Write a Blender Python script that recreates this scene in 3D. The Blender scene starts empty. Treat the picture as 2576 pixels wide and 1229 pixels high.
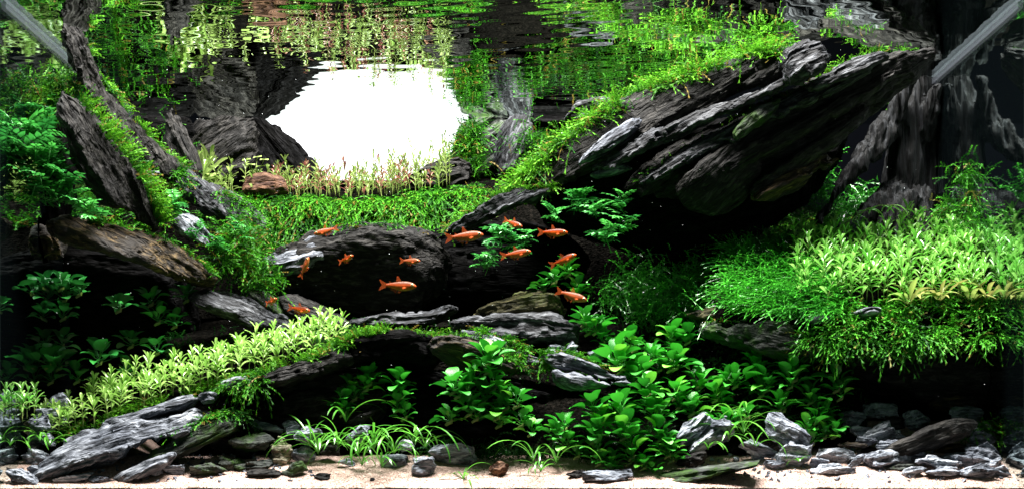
import bpy, bmesh, math, random
import numpy as np
from mathutils import Vector, Matrix

# ------------------------------------------------------------------ camera, world, light
S = 0.01                       # all lengths below are centimetres
CAM_D, EYE = 77.0, 2.0         # camera distance to the front glass, eye height above the tank floor
K = 2575 / 60.0                # pixels per cm on the front glass (study picture 2575 x 1229)
VY = 1229 - EYE * K
DEPTH, WATER = 29.0, 28.66
HALF = 30.0
scene = bpy.context.scene
COL = scene.collection
cd = bpy.data.cameras.new('camera'); cam = bpy.data.objects.new('camera', cd); COL.objects.link(cam)
cam.location = (0, -CAM_D * S, EYE * S); cam.rotation_euler = (math.radians(90), 0, 0)
cd.sensor_width = 36; cd.lens = 36 * CAM_D / 60.0
cd.shift_y = (1229 / 2 / K - EYE) / 60.0
cd.clip_start = 0.01; cd.clip_end = 20
scene.camera = cam
world = bpy.data.worlds.new('World'); scene.world = world; world.use_nodes = True
wb = world.node_tree.nodes['Background']
wb.inputs[0].default_value = (0.7, 1.0, 0.85, 1); wb.inputs[1].default_value = 0.095  # faint green ambient fill, added to lift the plants in the shade

def area_lamp(name, loc, tgt, sx, sy, power, col):
    l = bpy.data.lights.new(name, 'AREA'); l.shape = 'RECTANGLE'; l.size = sx * S; l.size_y = sy * S
    l.energy = power; l.color = col
    o = bpy.data.objects.new(name, l); COL.objects.link(o)
    o.location = Vector(loc) * S
    o.rotation_euler = (Vector(tgt) - Vector(loc)).to_track_quat('-Z', 'Y').to_euler()
    return o
area_lamp('tank_lamp', (0, 1.0, 74), (0, 7.5, 10), 60, 13, 44.0, (1.0, 0.98, 0.94))
vs = scene.view_settings
vs.view_transform = 'Standard'; vs.look = 'None'; vs.exposure = 0.0; vs.gamma = 1.0; vs.use_curve_mapping = False
scene.render.engine = 'CYCLES'
cy = scene.cycles
cy.max_bounces = 7; cy.diffuse_bounces = 3; cy.glossy_bounces = 4; cy.transmission_bounces = 3; cy.transparent_max_bounces = 10
cy.caustics_reflective = False; cy.caustics_refractive = False
cy.use_denoising = True
cy.denoising_prefilter = 'ACCURATE'; cy.denoising_input_passes = 'RGB_ALBEDO_NORMAL'
cy.sample_clamp_indirect = 4.0

rng = np.random.default_rng(7); random.seed(7)
U = lambda a, b: float(rng.uniform(a, b))

def at(px, py, Y):
    s = K * CAM_D / (CAM_D + Y)
    return np.array([(px - 1287.5) / s, Y, EYE + (VY - py) / s])
def ppc(Y): return K * CAM_D / (CAM_D + Y)         # pixels per cm at a depth

# ------------------------------------------------------------------ noise
_perm = rng.permutation(512)
def perlin(p):
    p = np.asarray(p, float); i = np.floor(p).astype(int); f = p - i
    w = f * f * f * (f * (f * 6 - 15) + 10)
    def h(ix, iy, iz): return _perm[(_perm[(_perm[ix & 511] + iy) & 511] + iz) & 511]
    out = 0
    for dx in (0, 1):
        for dy in (0, 1):
            for dz in (0, 1):
                a = h(i[..., 0] + dx, i[..., 1] + dy, i[..., 2] + dz)
                ang = a * (2 * math.pi / 512); zz = ((a * 37) % 512) / 256.0 - 1; r = np.sqrt(np.maximum(0, 1 - zz * zz))
                g = r * np.cos(ang) * (f[..., 0] - dx) + r * np.sin(ang) * (f[..., 1] - dy) + zz * (f[..., 2] - dz)
                wt = (w[..., 0] if dx else 1 - w[..., 0]) * (w[..., 1] if dy else 1 - w[..., 1]) * (w[..., 2] if dz else 1 - w[..., 2])
                out = out + wt * g
    return out
def fbm(p, n=3):
    o, a = 0, 1.0
    for k in range(n):
        o = o + a * perlin(np.asarray(p) * 2 ** k + 17.3 * k); a *= 0.5
    return o

# ------------------------------------------------------------------ materials
def new_mat(name):
    m = bpy.data.materials.new(name); m.use_nodes = True
    nt = m.node_tree; nt.nodes.clear()
    out = nt.nodes.new('ShaderNodeOutputMaterial')
    return m, nt, out
def nd(nt, t, **kw):
    n = nt.nodes.new(t)
    for k, v in kw.items():
        if k.startswith('i_'): n.inputs[int(k[2:])].default_value = v
        else: setattr(n, k, v)
    return n
def ramp(nt, stops):
    r = nt.nodes.new('ShaderNodeValToRGB'); e = r.color_ramp.elements
    while len(e) < len(stops): e.new(0.5)
    for el, (p, c) in zip(e, stops):
        el.position = p; el.color = (*c, 1) if len(c) == 3 else c
    return r
def mixc(nt, a, b, fac, blend='MIX'):
    n = nt.nodes.new('ShaderNodeMix'); n.data_type = 'RGBA'; n.blend_type = blend
    for s, v in ((6, a), (7, b), (0, fac)):
        if hasattr(v, 'is_output'): nt.links.new(v, n.inputs[s])
        elif s == 0: n.inputs[0].default_value = v
        else: n.inputs[s].default_value = (*v, 1)
    return n.outputs[2]

def rock_mat(name, c0, c1, c2, moss=0.0, mosscol=(0.05, 0.09, 0.015), rough=0.62, bump=1.0, stain=None, fine=1.0, spec=0.12, stretch=0.27):
    m, nt, out = new_mat(name); L = nt.links.new
    tc = nd(nt, 'ShaderNodeTexCoord'); oi = nd(nt, 'ShaderNodeObjectInfo')
    add = nd(nt, 'ShaderNodeVectorMath', operation='ADD'); L(tc.outputs['Object'], add.inputs[0]); L(oi.outputs['Random'], add.inputs[1])
    mp = nd(nt, 'ShaderNodeMapping'); mp.inputs['Scale'].default_value = (stretch, 1, 1); L(add.outputs[0], mp.inputs[0])
    n1 = nd(nt, 'ShaderNodeTexNoise'); n1.inputs['Scale'].default_value = 330 * fine; n1.inputs['Detail'].default_value = 7; n1.inputs['Roughness'].default_value = 0.68; n1.inputs['Distortion'].default_value = 0.6
    L(mp.outputs[0], n1.inputs['Vector'])
    n2 = nd(nt, 'ShaderNodeTexNoise'); n2.inputs['Scale'].default_value = 45; n2.inputs['Detail'].default_value = 5
    L(add.outputs[0], n2.inputs['Vector'])
    n3 = nd(nt, 'ShaderNodeTexNoise'); n3.inputs['Scale'].default_value = 900; n3.inputs['Detail'].default_value = 3
    L(mp.outputs[0], n3.inputs['Vector'])
    mp2 = nd(nt, 'ShaderNodeMapping'); mp2.inputs['Scale'].default_value = (stretch * 0.6, 1, 1); L(add.outputs[0], mp2.inputs[0])
    nr = nd(nt, 'ShaderNodeTexNoise', noise_type='RIDGED_MULTIFRACTAL'); nr.inputs['Scale'].default_value = 300 * fine; nr.inputs['Detail'].default_value = 6; nr.inputs['Roughness'].default_value = 0.6; nr.inputs['Lacunarity'].default_value = 2.2; nr.inputs['Distortion'].default_value = 0.9
    nr.normalize = True
    L(mp2.outputs[0], nr.inputs['Vector'])
    rrd = ramp(nt, [(0.34, (1.15, 1.15, 1.15)), (0.46, (0.7, 0.7, 0.7)), (0.6, (0.08, 0.08, 0.08))]); L(nr.outputs[0], rrd.inputs[0])
    r = ramp(nt, [(0.38, c0), (0.5, c1), (0.63, c2)]); L(n1.outputs[0], r.inputs[0])
    r2 = ramp(nt, [(0.35, (0.55, 0.55, 0.57)), (0.65, (1.15, 1.12, 1.08))]); L(n2.outputs[0], r2.inputs[0])
    col = mixc(nt, r.outputs[0], r2.outputs[0], 1.0, 'MULTIPLY')
    col = mixc(nt, col, rrd.outputs[0], 0.75, 'MULTIPLY')
    if stain:
        n5 = nd(nt, 'ShaderNodeTexNoise'); n5.inputs['Scale'].default_value = 60; n5.inputs['Detail'].default_value = 4; L(mp.outputs[0], n5.inputs['Vector'])
        rs = ramp(nt, [(0.48, (0, 0, 0)), (0.62, (1, 1, 1))]); L(n5.outputs[0], rs.inputs[0])
        col = mixc(nt, col, stain, rs.outputs[0])
    if moss > 0:
        n4 = nd(nt, 'ShaderNodeTexNoise'); n4.inputs['Scale'].default_value = 75; n4.inputs['Detail'].default_value = 6; n4.inputs['Roughness'].default_value = 0.7
        L(add.outputs[0], n4.inputs['Vector'])
        rm = ramp(nt, [(0.62 - 0.22 * moss, (0, 0, 0)), (0.74 - 0.2 * moss, (1, 1, 1))]); L(n4.outputs[0], rm.inputs[0])
        col = mixc(nt, col, mosscol, rm.outputs[0])
    b = nd(nt, 'ShaderNodeBsdfPrincipled'); b.inputs['Roughness'].default_value = rough
    b.inputs['Specular IOR Level'].default_value = spec
    L(col, b.inputs['Base Color'])
    bp = nd(nt, 'ShaderNodeBump'); bp.inputs['Strength'].default_value = 0.9 * bump; bp.inputs['Distance'].default_value = 0.0016
    L(n1.outputs[0], bp.inputs['Height'])
    bp2 = nd(nt, 'ShaderNodeBump'); bp2.inputs['Strength'].default_value = 0.8 * bump; bp2.inputs['Distance'].default_value = 0.0007
    bp3 = nd(nt, 'ShaderNodeBump', invert=True); bp3.inputs['Strength'].default_value = 1.0 * bump; bp3.inputs['Distance'].default_value = 0.0022; L(nr.outputs[0], bp3.inputs['Height']); L(bp.outputs[0], bp3.inputs['Normal'])
    L(n3.outputs[0], bp2.inputs['Height']); L(bp3.outputs[0], bp2.inputs['Normal']); L(bp2.outputs[0], b.inputs['Normal'])
    L(b.outputs[0], out.inputs[0])
    return m

def leaf_mat(name, ca, cb, cc=None, attr=False, transl=0.3, gloss=0.06, rough=0.3, vein=0.0):
    """ca..cb vary from plant to plant (or frond to frond), cc a rarer third colour"""
    m, nt, out = new_mat(name); L = nt.links.new
    if attr:
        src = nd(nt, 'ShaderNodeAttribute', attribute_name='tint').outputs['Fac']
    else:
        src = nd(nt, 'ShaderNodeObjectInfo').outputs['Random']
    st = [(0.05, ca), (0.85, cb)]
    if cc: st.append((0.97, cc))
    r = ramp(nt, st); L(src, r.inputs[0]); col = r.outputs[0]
    tc = nd(nt, 'ShaderNodeTexCoord')
    n = nd(nt, 'ShaderNodeTexNoise'); n.inputs['Scale'].default_value = 260; n.inputs['Detail'].default_value = 3; L(tc.outputs['Object'], n.inputs['Vector'])
    rr = ramp(nt, [(0.3, (0.72, 0.75, 0.7)), (0.7, (1.2, 1.15, 1.1))]); L(n.outputs[0], rr.inputs[0])
    col = mixc(nt, col, rr.outputs[0], 1.0, 'MULTIPLY')
    d = nd(nt, 'ShaderNodeBsdfDiffuse'); t = nd(nt, 'ShaderNodeBsdfTranslucent'); g = nd(nt, 'ShaderNodeBsdfGlossy')
    L(col, d.inputs[0]); L(col, t.inputs[0]); g.inputs['Roughness'].default_value = rough
    if vein > 0:
        w = nd(nt, 'ShaderNodeTexNoise'); w.inputs['Scale'].default_value = 420; L(tc.outputs['Object'], w.inputs['Vector'])
        bp = nd(nt, 'ShaderNodeBump'); bp.inputs['Strength'].default_value = vein; bp.inputs['Distance'].default_value = 0.0004
        L(w.outputs[0], bp.inputs['Height']); L(bp.outputs[0], d.inputs['Normal']); L(bp.outputs[0], g.inputs['Normal'])
    m1 = nd(nt, 'ShaderNodeMixShader'); m1.inputs[0].default_value = transl; L(d.outputs[0], m1.inputs[1]); L(t.outputs[0], m1.inputs[2])
    m2 = nd(nt, 'ShaderNodeMixShader'); m2.inputs[0].default_value = gloss; L(m1.outputs[0], m2.inputs[1]); L(g.outputs[0], m2.inputs[2])
    L(m2.outputs[0], out.inputs[0])
    return m

def plain_mat(name, col, rough=0.5, spec=0.5):
    m, nt, out = new_mat(name); b = nd(nt, 'ShaderNodeBsdfPrincipled')
    n = nd(nt, 'ShaderNodeTexNoise'); n.inputs['Scale'].default_value = 300
    r = ramp(nt, [(0.3, tuple(0.8 * c for c in col)), (0.7, tuple(min(1, 1.15 * c) for c in col))]); nt.links.new(n.outputs[0], r.inputs[0])
    nt.links.new(r.outputs[0], b.inputs['Base Color']); b.inputs['Roughness'].default_value = rough; b.inputs['Specular IOR Level'].default_value = spec
    nt.links.new(b.outputs[0], out.inputs[0]); return m

M = {}
M['slate'] = rock_mat('slate_grey', (0.016, 0.018, 0.022), (0.075, 0.083, 0.1), (0.24, 0.26, 0.3))
M['pale'] = rock_mat('slate_pale', (0.022, 0.025, 0.03), (0.115, 0.127, 0.15), (0.31, 0.335, 0.38))
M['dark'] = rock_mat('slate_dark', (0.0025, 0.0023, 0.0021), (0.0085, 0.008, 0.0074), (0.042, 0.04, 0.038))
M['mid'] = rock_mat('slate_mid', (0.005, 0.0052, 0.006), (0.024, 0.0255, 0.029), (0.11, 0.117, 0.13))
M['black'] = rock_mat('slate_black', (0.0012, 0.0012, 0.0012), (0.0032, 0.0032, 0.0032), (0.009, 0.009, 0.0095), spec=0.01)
M['brown'] = rock_mat('slate_brown', (0.008, 0.006, 0.004), (0.028, 0.02, 0.011), (0.13, 0.09, 0.042), stain=(0.025, 0.022, 0.02))
M['mossy'] = rock_mat('slate_mossy', (0.009, 0.012, 0.01), (0.036, 0.041, 0.036), (0.125, 0.14, 0.125), moss=0.72, mosscol=(0.03, 0.065, 0.012))
M['golden'] = rock_mat('slate_golden', (0.012, 0.012, 0.008), (0.042, 0.04, 0.018), (0.14, 0.125, 0.06), moss=0.5, mosscol=(0.045, 0.055, 0.012))
M['tan'] = rock_mat('slate_tan', (0.06, 0.05, 0.035), (0.18, 0.16, 0.115), (0.36, 0.33, 0.26), moss=0.4)
M['rust'] = rock_mat('slate_rust', (0.03, 0.014, 0.01), (0.09, 0.045, 0.028), (0.22, 0.12, 0.07))
M['wood'] = rock_mat('bogwood', (0.0012, 0.0012, 0.0012), (0.004, 0.0042, 0.0046), (0.022, 0.024, 0.027), bump=1.0, spec=0.1, stretch=0.12)
M['chip'] = rock_mat('slate_chip_blue_grey', (0.03, 0.034, 0.042), (0.17, 0.19, 0.23), (0.42, 0.46, 0.53), bump=1.2, stretch=0.3)
M['chip_pale'] = rock_mat('slate_chip_pale', (0.06, 0.066, 0.08), (0.28, 0.31, 0.36), (0.56, 0.6, 0.67), bump=1.2, stretch=0.3)
M['soil'] = rock_mat('soil_dark', (0.0012, 0.0012, 0.001), (0.003, 0.003, 0.0026), (0.008, 0.007, 0.006), stretch=1.0, fine=1.4, spec=0.0)
M['moss'] = leaf_mat('moss_green', (0.004, 0.05, 0.003), (0.075, 0.34, 0.012), (0.16, 0.12, 0.02), attr=True, transl=0.35, gloss=0.012, rough=0.5)
M['moss_bright'] = leaf_mat('moss_bright', (0.008, 0.08, 0.004), (0.15, 0.46, 0.024), (0.2, 0.15, 0.03), attr=True, transl=0.35, gloss=0.012, rough=0.5)
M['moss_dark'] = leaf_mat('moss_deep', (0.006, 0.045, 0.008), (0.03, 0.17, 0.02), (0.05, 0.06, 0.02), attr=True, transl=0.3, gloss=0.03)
M['moss_vivid'] = leaf_mat('moss_vivid', (0.006, 0.08, 0.004), (0.12, 0.56, 0.035), (0.2, 0.2, 0.04), attr=True, transl=0.35, gloss=0.015, rough=0.5)
M['hair'] = leaf_mat('hair_weed', (0.006, 0.11, 0.006), (0.08, 0.5, 0.035), attr=True, transl=0.35, gloss=0.05)
M['lime'] = leaf_mat('stem_leaf_lime', (0.22, 0.46, 0.07), (0.44, 0.66, 0.2), transl=0.35, gloss=0.05)
M['fresh'] = leaf_mat('stem_leaf_fresh', (0.13, 0.46, 0.05), (0.36, 0.68, 0.17), transl=0.35, gloss=0.06)
M['yellow'] = leaf_mat('stem_leaf_yellow', (0.17, 0.29, 0.055), (0.3, 0.4, 0.13), transl=0.35)
M['red'] = leaf_mat('stem_leaf_red', (0.22, 0.06, 0.06), (0.3, 0.16, 0.11), transl=0.4)
M['crypt'] = leaf_mat('rosette_leaf_bronze', (0.26, 0.44, 0.09), (0.3, 0.3, 0.09), transl=0.35)
M['anubias'] = leaf_mat('broad_leaf_green', (0.014, 0.17, 0.012), (0.055, 0.42, 0.032), (0.18, 0.6, 0.05), transl=0.2, gloss=0.05, rough=0.38, vein=0.35)
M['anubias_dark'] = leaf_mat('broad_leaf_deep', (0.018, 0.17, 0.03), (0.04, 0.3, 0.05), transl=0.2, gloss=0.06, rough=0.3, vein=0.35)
M['fern'] = leaf_mat('lobed_leaf_green', (0.02, 0.17, 0.03), (0.07, 0.38, 0.06), transl=0.3, gloss=0.07)
M['grass'] = leaf_mat('ribbon_leaf_green', (0.05, 0.24, 0.02), (0.12, 0.4, 0.04), transl=0.35, gloss=0.06)
M['stem'] = leaf_mat('plant_stem', (0.16, 0.26, 0.05), (0.26, 0.32, 0.1), transl=0.15)

# water surface: Fresnel mirror beyond the critical angle, clear below it
m, nt, out = new_mat('water_surface'); M['water'] = m
fr = nd(nt, 'ShaderNodeFresnel'); fr.inputs['IOR'].default_value = 1.33
tr = nd(nt, 'ShaderNodeBsdfTransparent'); gl = nd(nt, 'ShaderNodeBsdfGlossy'); gl.inputs['Roughness'].default_value = 0.0; gl.inputs[0].default_value = (0.6, 0.66, 0.62, 1)
mx = nd(nt, 'ShaderNodeMixShader'); nt.links.new(fr.outputs[0], mx.inputs[0]); nt.links.new(tr.outputs[0], mx.inputs[1]); nt.links.new(gl.outputs[0], mx.inputs[2]); nt.links.new(mx.outputs[0], out.inputs[0])
# side glass seen from inside the water: mostly reflecting, dim
m, nt, out = new_mat('side_glass'); M['glass'] = m
gl = nd(nt, 'ShaderNodeBsdfGlossy'); gl.inputs['Roughness'].default_value = 0.03; gl.inputs[0].default_value = (0.62, 0.72, 0.7, 1)
df = nd(nt, 'ShaderNodeBsdfDiffuse'); df.inputs[0].default_value = (0.006, 0.01, 0.012, 1)
mx = nd(nt, 'ShaderNodeMixShader'); mx.inputs[0].default_value = 0.92; nt.links.new(df.outputs[0], mx.inputs[1]); nt.links.new(gl.outputs[0], mx.inputs[2]); nt.links.new(mx.outputs[0], out.inputs[0])
m, nt, out = new_mat('backlit_film'); M['film'] = m
em = nd(nt, 'ShaderNodeEmission'); em.inputs[0].default_value = (0.97, 0.985, 1, 1); em.inputs[1].default_value = 2.2; nt.links.new(em.outputs[0], out.inputs[0])
m, nt, out = new_mat('glass_rim'); M['rim'] = m
b = nd(nt, 'ShaderNodeBsdfPrincipled'); b.inputs['Roughness'].default_value = 0.3
n = nd(nt, 'ShaderNodeTexNoise'); n.inputs['Scale'].default_value = 130; n.inputs['Detail'].default_value = 5
r = ramp(nt, [(0.35, (0.035, 0.045, 0.04)), (0.65, (0.11, 0.115, 0.15))]); nt.links.new(n.outputs[0], r.inputs[0]); nt.links.new(r.outputs[0], b.inputs['Base Color'])
tp = nd(nt, 'ShaderNodeBsdfTransparent'); mx = nd(nt, 'ShaderNodeMixShader'); mx.inputs[0].default_value = 0.6
nt.links.new(b.outputs[0], mx.inputs[1]); nt.links.new(tp.outputs[0], mx.inputs[2]); nt.links.new(mx.outputs[0], out.inputs[0])
M['backing'] = plain_mat('black_backing', (0.0012, 0.0014, 0.002), 0.9, 0.0)

# sand
m, nt, out = new_mat('sand'); M['sand'] = m; L = nt.links.new
tc = nd(nt, 'ShaderNodeTexCoord')
v = nd(nt, 'ShaderNodeTexVoronoi'); v.inputs['Scale'].default_value = 1100; L(tc.outputs['Object'], v.inputs['Vector'])
n = nd(nt, 'ShaderNodeTexNoise'); n.inputs['Scale'].default_value = 55; n.inputs['Detail'].default_value = 4; L(tc.outputs['Object'], n.inputs['Vector'])
sep = nd(nt, 'ShaderNodeSeparateColor'); L(v.outputs['Color'], sep.inputs[0])
r = ramp(nt, [(0.0, (0.12, 0.075, 0.06)), (0.07, (0.31, 0.215, 0.18)), (0.5, (0.4, 0.29, 0.25)), (0.95, (0.52, 0.41, 0.365))]); L(sep.outputs[0], r.inputs[0])
r2 = ramp(nt, [(0.35, (0.82, 0.74, 0.68)), (0.62, (1.05, 1.0, 0.98))]); L(n.outputs[0], r2.inputs[0])
c = mixc(nt, r.outputs[0], r2.outputs[0], 1.0, 'MULTIPLY')
b = nd(nt, 'ShaderNodeBsdfPrincipled'); b.inputs['Roughness'].default_value = 0.75; L(c, b.inputs['Base Color'])
bp = nd(nt, 'ShaderNodeBump', invert=True); bp.inputs['Strength'].default_value = 0.5; bp.inputs['Distance'].default_value = 0.0004
L(v.outputs['Distance'], bp.inputs['Height']); L(bp.outputs[0], b.inputs['Normal']); L(b.outputs[0], out.inputs[0])
M['grain'] = leaf_mat('sand_grain', (0.44, 0.33, 0.28), (0.28, 0.19, 0.15), (0.03, 0.025, 0.022), attr=True, transl=0.0, gloss=0.03)
M['speck'] = plain_mat('water_speck', (0.8, 0.85, 0.9), 0.3)

# ------------------------------------------------------------------ object helpers
def tag(o, label, cat, group=None, kind=None):
    if label: o['label'] = label
    if cat: o['category'] = cat
    if group: o['group'] = group
    if kind: o['kind'] = kind
    return o
def mesh_from(name, V, F, mat, smooth=True, sharp=None):
    me = bpy.data.meshes.new(name)
    me.from_pydata(V.tolist() if hasattr(V, 'tolist') else V, [], F.tolist() if hasattr(F, 'tolist') else F)
    me.materials.append(mat)
    if smooth: me.polygons.foreach_set('use_smooth', [True] * len(me.polygons))
    if sharp is not None: me.set_sharp_from_angle(angle=math.radians(sharp))
    me.update(); return me
def link(name, me, parent=None):
    o = bpy.data.objects.new(name, me); COL.objects.link(o)
    if parent: o.parent = parent
    return o
def structure(name, V, F, mat, label=None, smooth=True):
    V = np.asarray(V, float) * S
    o = link(name, mesh_from(name, V, F, mat, smooth)); o['kind'] = 'structure'
    if label: o['label'] = label
    return o
def box(name, lo, hi, mat, label):
    x0, y0, z0 = lo; x1, y1, z1 = hi
    V = [(x0,y0,z0),(x1,y0,z0),(x1,y1,z0),(x0,y1,z0),(x0,y0,z1),(x1,y0,z1),(x1,y1,z1),(x0,y1,z1)]
    F = [(0,3,2,1),(4,5,6,7),(0,1,5,4),(1,2,6,5),(2,3,7,6),(3,0,4,7)]
    return structure(name, V, F, mat, label, smooth=False)
def grid_faces(nu, nv, closed_v=False):
    I, J = np.meshgrid(np.arange(nu - 1), np.arange(nv if closed_v else nv - 1), indexing='ij')
    J2 = (J + 1) % nv
    return np.stack([I * nv + J, (I + 1) * nv + J, (I + 1) * nv + J2, I * nv + J2], -1).reshape(-1, 4)
def grid_normals(P, closed_v=False):
    du = np.gradient(P, axis=0)
    if closed_v: dv = np.roll(P, -1, 1) - np.roll(P, 1, 1)
    else: dv = np.gradient(P, axis=1)
    n = np.cross(du, dv); return n / (np.linalg.norm(n, axis=-1, keepdims=True) + 1e-9)

# ------------------------------------------------------------------ the tank
box('side_glass', (-HALF - 0.6, 0, -1), (-HALF, DEPTH, WATER + 1.2), M['glass'], 'left glass side of the tank')
box('side_glass', (HALF, 0, -1), (HALF + 0.6, DEPTH, WATER + 1.2), M['glass'], 'right glass side of the tank')
box('back_wall', (-HALF - 0.6, DEPTH, -1), (HALF + 0.6, DEPTH + 0.5, WATER + 1.2), M['backing'], 'black backing behind the tank')
a = at(650, 600, DEPTH - 0.3); b_ = at(1178, 452, DEPTH - 0.3)
box('backlit_panel', (a[0], DEPTH - 0.35, b_[2]), (b_[0], DEPTH - 0.05, WATER - 0.02), M['film'], 'glowing white backlit panel behind the rocks')
for sx in (-1, 1):
    x0, x1 = sorted((sx * (HALF - 0.03), sx * (HALF - 0.3)))
    box('glass_rim', (x0, 0.1, WATER - 0.5), (x1, DEPTH - 0.4, WATER - 0.1), M['rim'], 'pale strip along the %s glass at the waterline' % ('left' if sx < 0 else 'right'))

# water surface with ripples
nx, ny = 420, 240
X, Yg = np.meshgrid(np.linspace(-HALF, HALF, nx), np.linspace(0.02, DEPTH, ny), indexing='ij')
amp = 0.34 + 0.85 * np.exp(-((X - 4) / 8.5) ** 2) + 0.15 * np.exp(-((X + 14) / 7) ** 2)
Zw = 0
for lam, ax, A, ph in ((1.15, 0.25, 0.0045, 0.3), (1.7, -0.2, 0.0065, 1.1), (2.6, 0.45, 0.009, 2.2), (0.9, -0.1, 0.0012, 0.7)):
    q = (Yg + ax * X + 0.8 * perlin(np.stack([X * 0.16, Yg * 0.16, 0 * X + lam], -1))) / lam
    Zw = Zw + A * np.sin(2 * math.pi * q + ph) * (0.5 + 1.4 * np.abs(perlin(np.stack([X * 0.1 + lam * 3, Yg * 0.2, 0 * X], -1))))
Zw = Zw * amp + 0.016 * perlin(np.stack([X * 0.55, Yg * 0.7, 0 * X + 3], -1)) + 0.004 * perlin(np.stack([X * 1.3, Yg * 1.6, 0 * X + 9], -1))
ws = structure('water_surface', np.stack([X, Yg, WATER + Zw], -1).reshape(-1, 3), grid_faces(nx, ny), M['water'], 'rippled underside of the water surface mirroring the rocks')

# sand bed
def sstep(a, b, x): t = np.clip((x - a) / (b - a), 0, 1); return t * t * (3 - 2 * t)
def sand_z(X, Y):
    X = np.asarray(X, float); Y = np.asarray(Y, float)
    side = np.maximum(sstep(16, 21, X), sstep(-23, -27, X))
    z = 0.06 + 0.45 * np.minimum(Y, 4.2) + side * 0.42 * np.clip(Y - 4.2, 0, 5.5)
    z = z + 0.12 * perlin(np.stack([X * 0.35, Y * 0.5, 0 * X + 1], -1)) + 0.1 * perlin(np.stack([X * 0.9, Y * 1.1, 0 * X + 5], -1)) + 0.05 * perlin(np.stack([X * 2.3, Y * 2.3, 0 * X + 5], -1))
    return z
nx, ny = 500, 110
X, Yg = np.meshgrid(np.linspace(-HALF, HALF, nx), np.concatenate([[0.0], np.linspace(0.02, 14, ny - 1) ** 1.0]), indexing='ij')
Zs = sand_z(X, Yg) + 0.03 * perlin(np.stack([X * 7, Yg * 7, 0 * X], -1)); Zs[:, 0] = -0.6
structure('sand', np.stack([X, Yg, Zs], -1).reshape(-1, 3), grid_faces(nx, ny), M['sand'], 'pale pink sand along the front glass').data.set_sharp_from_angle(angle=math.radians(50))

def on_sand(px, py):
    for Y in np.arange(0.1, 11, 0.1):
        p = at(px, py, Y)
        if sand_z(p[0], Y) >= p[2]: return float(Y)
    return None

# loose grains on the sand (one mass)
def tetra_cloud(name, P, R, mat, label, cat, tint=None):
    T = np.array([(1, 1, 1), (1, -1, -1), (-1, 1, -1), (-1, -1, 1)], float) * 0.6
    n = len(P); ang = rng.uniform(0, 6.28, (n, 3))
    out = np.empty((n, 4, 3))
    for i in range(4):
        v = np.tile(T[i], (n, 1))
        c, s_ = np.cos(ang[:, 0]), np.sin(ang[:, 0]); v = np.stack([c * v[:, 0] - s_ * v[:, 1], s_ * v[:, 0] + c * v[:, 1], v[:, 2]], -1)
        c, s_ = np.cos(ang[:, 1]), np.sin(ang[:, 1]); v = np.stack([v[:, 0], c * v[:, 1] - s_ * v[:, 2], s_ * v[:, 1] + c * v[:, 2]], -1)
        out[:, i] = P + v * R[:, None]
    F = (np.arange(n)[:, None, None] * 4 + np.array([(0, 1, 2), (0, 3, 1), (0, 2, 3), (1, 3, 2)])[None]).reshape(-1, 3)
    me = mesh_from(name, out.reshape(-1, 3) * S, F, mat, smooth=False)
    if tint is not None:
        at_ = me.attributes.new('tint', 'FLOAT', 'POINT'); at_.data.foreach_set('value', np.repeat(tint, 4).astype(np.float32))
    o = link(name, me); tag(o, label, cat, kind='stuff'); return o
n = 26000
gx = rng.uniform(-HALF, HALF, n); gy = rng.uniform(0.0, 1, n) ** 1.5 * 6
tetra_cloud('sand_grains', np.stack([gx, gy, sand_z(gx, gy) + 0.015], -1), rng.uniform(0.014, 0.036, n), M['grain'], 'loose coarse grains lying over the pale sand', 'sand', rng.uniform(0, 1, n))

# lofted banks of soil that carry the plants
class Surf: pass
def bank(name, rows, label, mat, nu=150, sub=12, rough=0.25):
    R = []
    xs = None
    for row in rows:
        W = np.array([at(*p) for p in row]); W[:, 0] = np.clip(W[:, 0], -HALF + 0.02, HALF - 0.02); t = np.linspace(0, 1, len(W)); tt = np.linspace(0, 1, nu)
        R.append(np.stack([np.interp(tt, t, W[:, k]) for k in range(3)], -1))
    R = np.array(R); t = np.arange(len(R)); tt = np.linspace(0, len(R) - 1, (len(R) - 1) * sub + 1)
    P = np.stack([np.stack([np.interp(tt, t, R[:, i, k]) for k in range(3)], -1) for i in range(nu)], 0)   # nu, nv, 3
    for _ in range(3):
        P[:, 1:-1] = 0.25 * P[:, :-2] + 0.5 * P[:, 1:-1] + 0.25 * P[:, 2:]
        P[1:-1] = 0.25 * P[:-2] + 0.5 * P[1:-1] + 0.25 * P[2:]
    N = grid_normals(P)
    P = P + N * [0, 1, 1] * (rough * fbm(P * 0.7, 3) + 0.08 * fbm(P * 3.1, 2))[..., None]
    o = structure(name, P.reshape(-1, 3), grid_faces(*P.shape[:2]), mat, label)
    s = Surf(); s.P = P; s.N = grid_normals(P); s.o = o
    up = s.N.reshape(-1, 3).mean(0)
    if up[2] < 0: s.N = -s.N
    return s
def pick(s, n, u=(0, 1), v=(0, 1)):
    nu, nv = s.P.shape[:2]
    i = rng.uniform(u[0], u[1], n) * (nu - 1.001); j = rng.uniform(v[0], v[1], n) * (nv - 1.001)
    i0, j0 = i.astype(int), j.astype(int); fi, fj = (i - i0)[:, None], (j - j0)[:, None]
    i1 = np.minimum(i0 + 1, nu - 1); j1 = (j0 + 1) % nv if getattr(s, 'closed', False) else np.minimum(j0 + 1, nv - 1)
    def b(A): return (A[i0, j0] * (1 - fi) + A[i1, j0] * fi) * (1 - fj) + (A[i0, j1] * (1 - fi) + A[i1, j1] * fi) * fj
    n_ = b(s.N); return b(s.P), n_ / (np.linalg.norm(n_, axis=1, keepdims=True) + 1e-9)

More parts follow.
